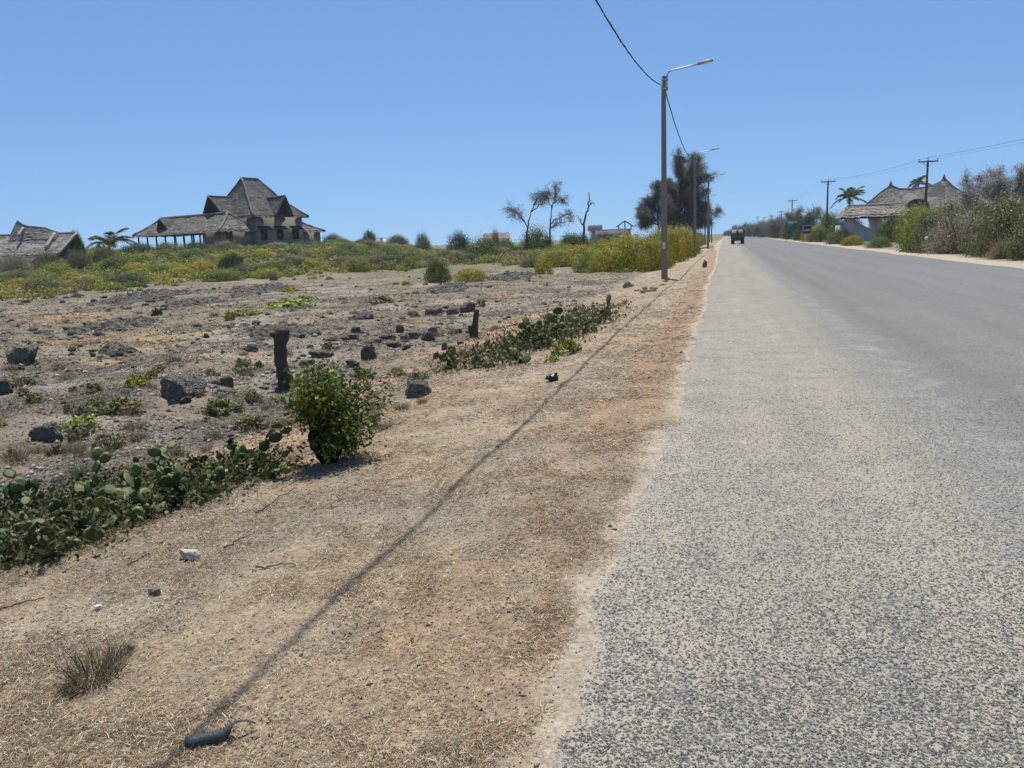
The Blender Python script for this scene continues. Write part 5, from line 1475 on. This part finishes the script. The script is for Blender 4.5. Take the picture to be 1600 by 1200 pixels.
lp = [(54, 630, 28, 18, 'green', 'bright leafy plant near the left edge above the long grey rock'), (110, 642, 24, 14, 'olive', 'olive plant right of the left edge leafy plant'), (147, 612, 24, 16, 'olive', 'small plant above the row of field plants'), (115, 611, 14, 8, 'green', 'tiny green plant left of the small plant above the row'),
      (214, 603, 36, 18, 'bright', 'bright green plant left of the largest flat topped rock'), (236, 592, 22, 14, 'green', 'green plant touching the back of the largest flat topped rock'), (147, 636, 28, 16, 'green', 'dark leafy plant in the left row of field plants'), (152, 648, 34, 14, 'olive', 'low plant in front of the left row of field plants'),
      (195, 641, 62, 22, 'olive', 'wide olive leafy plant in the row of field plants'), (124, 668, 50, 22, 'bright', 'bright green leafy plant right of the long grey rock'), (2, 666, 16, 12, 'bright', 'bright plant cut by the left edge'), (20, 711, 16, 12, 'olive', 'small olive plant above the long prickly pear clump at far left'),
      (87, 710, 30, 18, 'olive', 'dull olive plant above the long prickly pear clump'), (342, 648, 44, 28, 'green', 'dark leafy plant left of the stump shrub'), (394, 626, 26, 18, 'olive', 'leafy weed at the foot of the taller stump'), (329, 586, 16, 12, 'olive', 'small weed right of the largest flat topped rock'),
      (378, 572, 20, 14, 'green', 'green weed left of the taller stump'), (405, 574, 16, 10, 'dark', 'dark weed just left of the taller stump'), (247, 492, 18, 14, 'dark', 'round dark weed on the far bare ground'), (360, 499, 20, 14, 'bright', 'bright weed left of the green creeper patch'),
      (387, 492, 44, 10, 'bright', 'left part of the green creeper patch in mid field'), (450, 480, 72, 14, 'bright', 'middle of the green creeper patch in mid field'), (480, 470, 36, 10, 'bright', 'far right part of the green creeper patch'), (595, 473, 44, 12, 'olive', 'olive creeper patch right of the green one'),
      (636, 446, 18, 8, 'yellow', 'small yellow weed at the scrub edge'), (455, 456, 28, 9, 'yellow', 'yellow green weed at the scrub edge below the big house'), (568, 592, 30, 20, 'green', 'dark green leaf clump behind the stump shrub'), (622, 586, 30, 14, 'olive', 'weed on the orange soil behind the stump shrub'),
      (700, 578, 22, 10, 'green', 'green weed at the verge toe left of the second prickly pear clump'), (885, 552, 44, 26, 'bright', 'bright lime green plant at the front of the second prickly pear clump'), (862, 566, 22, 14, 'bright', 'small lime plant below the bright lime green one'), (926, 518, 16, 12, 'bright', 'small lime plant at the right end of the second clump'),
      (420, 640, 26, 16, 'tuft', 'dry tuft between stump and stump shrub'), (790, 560, 50, 30, 'olive', 'brownish green undergrowth in the second prickly pear clump')]
for a in lp: low_plant(*a)
low_plant(150, 1062, 120, 74, 'tuft', 'large dry grey grass tuft on the near verge at lower left')
low_plant(185, 1030, 60, 34, 'tuft', 'smaller dry tuft touching the large grey one')
low_plant(110, 1085, 50, 40, 'tuft', 'thin dry tuft in front of the large grey one')
rg = np.random.default_rng(88)
for i in range(130):
    px = rg.uniform(0, 1000); py = rg.uniform(430, 740)
    p, d = G(px, py); dd = edge_l(p[1]) - p[0]
    if dd < 3.0 or d > 60: continue
    w = rg.uniform(16, 40) * (py - 330) / 260
    low_plant(px, py, w, w * rg.uniform(.35, .6), 'tuft' if rg.random() < .7 else 'olive', 'small dry weed tuft scattered over the bare field', 'weed tufts scattered over the field')
for i in range(16):
    px = rg.uniform(960, 1045); py = 437 + (1045 - px) * .55 + rg.normal() * 4
    low_plant(px, py, rg.uniform(8, 16), rg.uniform(4, 8), 'tuft', 'small dry tuft on the verge near the foot of the nearest lamp pole', 'dry tufts by the nearest lamp pole')

# ------------------------------------------------------------------ loose things on the verge
def lump(px, py, w, h, col, label, name, cat_, seed, dark=None, flat=.6):
    rng = np.random.default_rng(seed); p, d = G(px, py); k = d / F
    v, t = ICO[4]; q = v * (1 + (n3(v * 1.6 + seed, seed, 3) - .5) * .8)[:, None]
    for _ in range(9):
        nn = unit(rng.normal(size=3)); dd_ = q @ nn - rng.uniform(.45, .8); q = q - np.where(dd_ > 0, dd_ * .95, 0)[:, None] * nn
    q = q * (1 + (n3(q * 6 + seed, seed, 2) - .5) * .3)[:, None]
    q[:, 2] -= q[:, 2].min(); q = q / np.array([np.abs(q[:, 0]).max(), np.abs(q[:, 1]).max(), q[:, 2].max()])
    m = MB(); m.add(q * [w * k / 2, w * k / 2 * flat, h * k] - [0, 0, .15 * h * k], tris=t, col=col)
    o = m.build(name, M_STONE, None, False, p); o.rotation_euler = (0, 0, PSI + rng.normal() * .2)
    return tag(o, label, cat_)
lump(297, 874, 40, 20, (.46, .42, .36), 'pale flat stone on the near verge below the prickly pears', 'stone', 'stone', 1)
lump(244, 930, 26, 16, (.24, .20, .16), 'brownish stone on the verge below the pale flat stone', 'stone', 'stone', 2)
lump(206, 1014, 20, 12, (.26, .21, .18), 'small grey stone beside the dry grass tuft', 'stone', 'stone', 3)
lump(152, 952, 16, 8, (.62, .60, .56), 'small white stone on the verge above the dry grass tuft', 'stone', 'stone', 4)
lump(345, 752, 36, 16, (.42, .41, .38), 'pale rock half hidden in the prickly pears', 'stone', 'stone', 5)
lump(1101, 418, 9, 14, (.16, .115, .09), 'brown stone block standing at the road edge beyond the nearest lamp pole', 'stone_block', 'stone', 6)
lump(700, 895, 12, 6, (.6, .57, .5), 'tiny white pebble left of the asphalt edge', 'stone', 'stone', 7)
lump(600, 1178, 12, 8, (.55, .52, .46), 'white pebble right of the cut pipe', 'stone', 'stone', 8)
for i, (a, b, c, lb) in enumerate(((1448, 372, 10, 'white plastic scrap caught low in the bushes left of the grey twiggy bush'), (1521, 380, 14, 'white plastic bag caught in the grey twiggy bush'), (1544, 387, 9, 'small white scrap right of the white plastic bag'))):
    dep = 41.5 if i else 45.0
    p = P(a, b, dep); rng = np.random.default_rng(i); v, t = ICO[3]; q = v * (1 + (n3(v * 2.5 + i, 90 + i, 3) - .5) * 1.5)[:, None]
    m = MB(); m.add((q + n3(q * 6, 3, 2)[:, None] * .5 - .25) * [c * dep / F * .24, .05, c * dep / F * .26], tris=t, col=(.75, .75, .75)); tag(m.build('plastic_scrap', M_TINT, None, False, p), lb, 'litter')
# black bag on the verge
p, d = G(863, 596); k = d / F
M_BAG = plain('black_plastic', (.012, .012, .014), .35, .2, 5, .4, .5)
v, t = ICO[4]; q = v * (1 + (n3(v * 2.2, 66, 3) - .5) * 1.1 + np.abs(n3(v * 6, 67, 2) - .5) * .6)[:, None]; q[:, 2] -= q[:, 2].min()
m = MB(); m.add(q * [9 * k, 7 * k, 5.2 * k], tris=t); m.tube([(2 * k, 0, 8 * k), (5 * k, 0, 12 * k), (8 * k, .01, 13 * k)], [3 * k, 1.6 * k, 2.5 * k], 6)
tag(m.build('plastic_bag', M_BAG, None, True, p), 'crumpled black plastic bag lying on the verge beside the cable shadow', 'bag')
# cut length of dark pipe torn into a strip
def pipe():
    a, da = G(293, 1172); b, db = G(352, 1158); c, dc = G(401, 1141)
    o = thing('cut_pipe', a, 'dark green grey length of cut plastic pipe torn to a strip at one end', 'pipe')
    M_PIPE = plain('pipe_plastic', (.045, .055, .052), .45, .25, 14, .3, .4)
    A = a - a + [0, 0, .023]; B = b - a + [0, 0, .024]; C_ = c - a + [0, 0, .012]
    ax = unit(B - A); sd = unit(np.cross(ax, [0, 0, 1])); up = np.cross(sd, ax)
    m = MB(); n = 20; rings = []
    # opening angle shrinks along the torn part
    ss = np.concatenate([np.linspace(0, 1, 8), np.linspace(1.08, 2.0, 12)])
    for s in ss:
        if s <= 1: cen = A + (B - A) * s; half = math.pi * .985; r = .022
        else:
            u = s - 1; cen = B + (C_ - B) * u + np.array([0, 0, .018]) * math.sin(math.pi * u) * 1.2; half = math.pi * max(.09, .985 * (1 - u * 2.4)) ; r = .022 * (1 - .25 * u)
        an = np.linspace(-half, half, n) + math.pi * .55
        for rr in (r, r - .004):
            rings.append(cen + rr * (np.cos(an)[:, None] * sd + np.sin(an)[:, None] * up))
    v = np.concatenate(rings); q = []
    for i in range(len(ss) - 1):
        for j in range(n - 1):
            o0 = 2 * i * n; o1 = (2 * i + 2) * n
            q += [[o0 + j, o0 + j + 1, o1 + j + 1, o1 + j], [o0 + n + j + 1, o0 + n + j, o1 + n + j, o1 + n + j + 1]]
        for j in (0, n - 1): q += [[2 * i * n + j, (2 * i + 2) * n + j, (2 * i + 3) * n + j, (2 * i + 1) * n + j]]
    for j in range(n - 1): q += [[j + 1, j, n + j, n + j + 1]]
    m.add(v, quads=q); m.build('tube', M_PIPE, o, smooth=False)
pipe()
# sticks
for i, (x0, y0, x1, y1, lb) in enumerate(((400, 806, 462, 766, 'long thin stick on the verge above the middle'), (400, 890, 462, 886, 'bent twig on the verge right of the pale flat stone'), (0, 955, 70, 938, 'thin dark stick at the left edge below the prickly pears'), (200, 885, 232, 868, 'short dark twig below the prickly pears'), (560, 690, 640, 655, 'long dry stick at the verge toe right of the stump shrub'), (1112, 640, 1010, 668, ''), (350, 860, 392, 838, 'short stick right of the pale flat stone'))):
    if not lb: continue
    a, _ = G(x0, y0); b, _ = G(x1, y1); t = np.linspace(0, 1, 9)[:, None]; q = a * (1 - t) + b * t; q[:, 2] = terrain(q[:, 0], q[:, 1]) + .008 + rg.random(9) * .012; q[1:-1, :2] += rg.normal(size=(7, 2)) * .012
    m = MB(); m.tube(q - a, np.linspace(.006, .003, 9), 5, col=(.09, .065, .05)); tag(m.build('stick', M_TINT, None, False, a), lb, 'stick')

# ------------------------------------------------------------------ straw, dead grass and gravel that nobody could count
def scatter(n, py0, py1, px0, px1, zg, rng):
    px = rng.uniform(px0, px1, n); py = rng.uniform(py0, py1, n)
    d = np.stack([(px - 800) / F, -(py - 600) / F, -np.ones(n)], 1) @ CAMR.T
    t = (zg - 1.6) / d[:, 2]
    ok = (d[:, 2] < -.01) & (t > 1.2) & (t < 70)
    x = d[:, 0] * t; y = d[:, 1] * t
    return x[ok], y[ok], t[ok]

def straw():
    rng = np.random.default_rng(91)
    pal = np.array([(.46, .375, .255), (.37, .285, .19), (.53, .45, .33), (.26, .205, .145), (.39, .265, .165), (.58, .51, .40)])
    m = MB()
    # verge
    x, y, t = scatter(520000, 420, 1290, -80, 1130, -.18, rng)
    d = edge_l(y) - x
    dens = sst(-.03, .22, d + (fbm(x * 3.1, y * 3.1, 407, 3) - .5) * .5) * sst(5.6, 3.9, d) * (.15 + .85 * sst(.36, .6, fbm(x * 2.0, y * 2.0, 401, 3))) * (.4 + .6 * sst(.35, .55, fbm(x * 7.0, y * 7.0, 402, 2)))
    k = rng.random(len(x)) < dens; x, y, t, d = x[k], y[k], t[k], d[k]
    z = terrain(x, y) + .004 + .012 * rng.random(len(x)); n = len(x)
    a = rng.uniform(0, 6.28, n); dv = np.stack([np.cos(a), np.sin(a), rng.normal(size=n) * .22 + .10], 1)
    sc = np.clip(t / 6, .75, 3.2)
    red = sst(.5, .66, fbm(x * .9, y * .9, 114, 3)) * .8
    ci = np.where(rng.random(n) < red * .55, 4, rng.integers(0, 6, n))
    blades(m, np.stack([x, y, z], 1), dv, rng.uniform(.018, .06, n) * sc, .0030 * sc * rng.uniform(.7, 1.5, n), pal[ci] * rng.uniform(.7, 1.25, (n, 1)), rng, .35)
    tag(m.build('dry_straw', M_STRAW, None), 'dry straw and dead grass littering the verge', 'straw', kind='stuff')
    # field: grey dead grass and twigs, mostly standing in low clumps
    m = MB()
    x, y, t = scatter(260000, 425, 900, -60, 1050, -.6, rng)
    d = edge_l(y) - x
    dens = sst(3.4, 4.6, d) * (.12 + .88 * sst(.42, .6, fbm(x * 1.3, y * 1.3, 411, 4)))
    k = rng.random(len(x)) < dens; x, y, t, d = x[k], y[k], t[k], d[k]
    z = terrain(x, y); n = len(x)
    a = rng.uniform(0, 6.28, n); dv = np.stack([np.cos(a), np.sin(a), np.abs(rng.normal(size=n)) * .5 + .05], 1)
    pal2 = np.array([(.23, .195, .145), (.17, .145, .115), (.30, .255, .19), (.12, .105, .085), (.26, .20, .12), (.36, .32, .25)])
    sc = np.clip(t / 9, .8, 3.2)
    blades(m, np.stack([x, y, z], 1), dv, rng.uniform(.03, .10, n) * sc, .0035 * sc * rng.uniform(.7, 1.5, n), pal2[rng.integers(0, 6, n)] * rng.uniform(.7, 1.25, (n, 1)), rng, .4)
    tag(m.build('dead_grass', M_STRAW, None), 'grey dead grass and twigs covering the bare field', 'grass', kind='stuff')

def gravel():
    rng = np.random.default_rng(92)
    base = np.array([[1, 0, 0], [-1, 0, 0], [0, 1, 0], [0, -1, 0], [0, 0, 1], [0, 0, -.4]], float)
    tri = np.array([[0, 2, 4], [2, 1, 4], [1, 3, 4], [3, 0, 4], [2, 0, 5], [1, 2, 5], [3, 1, 5], [0, 3, 5]])
    def stones(x, y, z, s, col, name, label):
        n = len(x); a = rng.uniform(0, 6.28, n); c_, s_ = np.cos(a), np.sin(a)
        v = np.broadcast_to(base, (n, 6, 3)) * (s[:, None, None] * rng.uniform(.55, 1.15, (n, 6, 1))) * np.array([1, .8, .65])
        v = np.stack([v[..., 0] * c_[:, None] - v[..., 1] * s_[:, None], v[..., 0] * s_[:, None] + v[..., 1] * c_[:, None], v[..., 2]], -1)
        v = v + np.stack([x, y, z], 1)[:, None]
        m = MB(); m.add(v.reshape(-1, 3), tris=(np.arange(n)[:, None, None] * 6 + tri[None]).reshape(-1, 3), col=np.repeat(col, 6, 0))
        tag(m.build(name, M_STONE, None), label, 'gravel', kind='stuff')
    x, y, t = scatter(52000, 440, 1290, -80, 1130, -.2, rng); d = edge_l(y) - x
    k = rng.random(len(x)) < sst(-.02, .2, d) * sst(5.5, 4, d) * (.2 + .8 * sst(.4, .6, fbm(x * 1.3, y * 1.3, 101, 4))); x, y, t = x[k], y[k], t[k]; n = len(x)
    pal = np.array([(.20, .175, .145), (.30, .26, .205), (.13, .115, .10), (.40, .355, .285), (.25, .20, .15)])
    stones(x, y, terrain(x, y) + .001, rng.uniform(.004, .0105, n) * np.clip(t / 6, .8, 2.5) * (1 + 1.5 * (rng.random(n) < .03)), pal[rng.integers(0, 5, n)], 'verge_gravel', 'gravel mixed into the dry verge')
    x, y, t = scatter(120000, 425, 900, -60, 1050, -.6, rng); d = edge_l(y) - x
    k = rng.random(len(x)) < sst(3.6, 5, d) * (.25 + .75 * sst(.42, .6, fbm(x * .9, y * .9, 151, 4))); x, y, t = x[k], y[k], t[k]; n = len(x)
    pal = np.array([(.10, .095, .09), (.17, .155, .14), (.27, .24, .20), (.36, .33, .28), (.07, .066, .062)])
    stones(x, y, terrain(x, y), rng.uniform(.007, .022, n) * np.clip(t / 9, .8, 2.6) * (1 + 1.8 * (rng.random(n) < .07)), pal[rng.integers(0, 5, n)], 'field_rubble', 'broken stone rubble over the bare field')
    # chippings standing proud of the worn asphalt near the camera
    x, y, t = scatter(70000, 620, 1290, 800, 1700, .02, rng); d = x - edge_l(y)
    k = (rng.random(len(x)) < sst(.0, .12, d)) & (t < 9); x, y, t = x[k], y[k], t[k]; n = len(x)
    fr = (x - edge_l(y)) / (EDGE_R - edge_l(y)); fz = np.array([0, .003, .02, .1, .3, .5, 1]); z = np.interp(fr, fz, np.where(fz == .003, -.004, np.where(fz == 0, -.03, .004 + .03 * (1 - (2 * fz - 1) ** 2)))) - .0005
    pal = np.array([(.105, .10, .094), (.16, .15, .14), (.21, .20, .18), (.28, .26, .23), (.135, .13, .125), (.36, .32, .26)])
    stones(x, y, z, rng.uniform(.0035, .0095, n), pal[rng.integers(0, 6, n)], 'road_chippings', 'grey stone chippings in the worn asphalt surface')
straw(); gravel()

# ------------------------------------------------------------------ the hazy air over the coast
hz = NT('hazy_air')
hz.n.remove(hz.b)
pv = hz.node('ShaderNodeVolumePrincipled', {'Color': (0.80, 0.88, 1.0), 'Density': 0.00028, 'Anisotropy': 0.3})
hz.l.new(pv.outputs[0], hz.out.inputs['Volume'])
m = MB(); m.box((0, 250, 9.0), (1400, 1100, 22.0)); ho = m.build('haze', hz.m); tag(ho, 'thin pale coastal haze in the air', 'haze', kind='stuff')
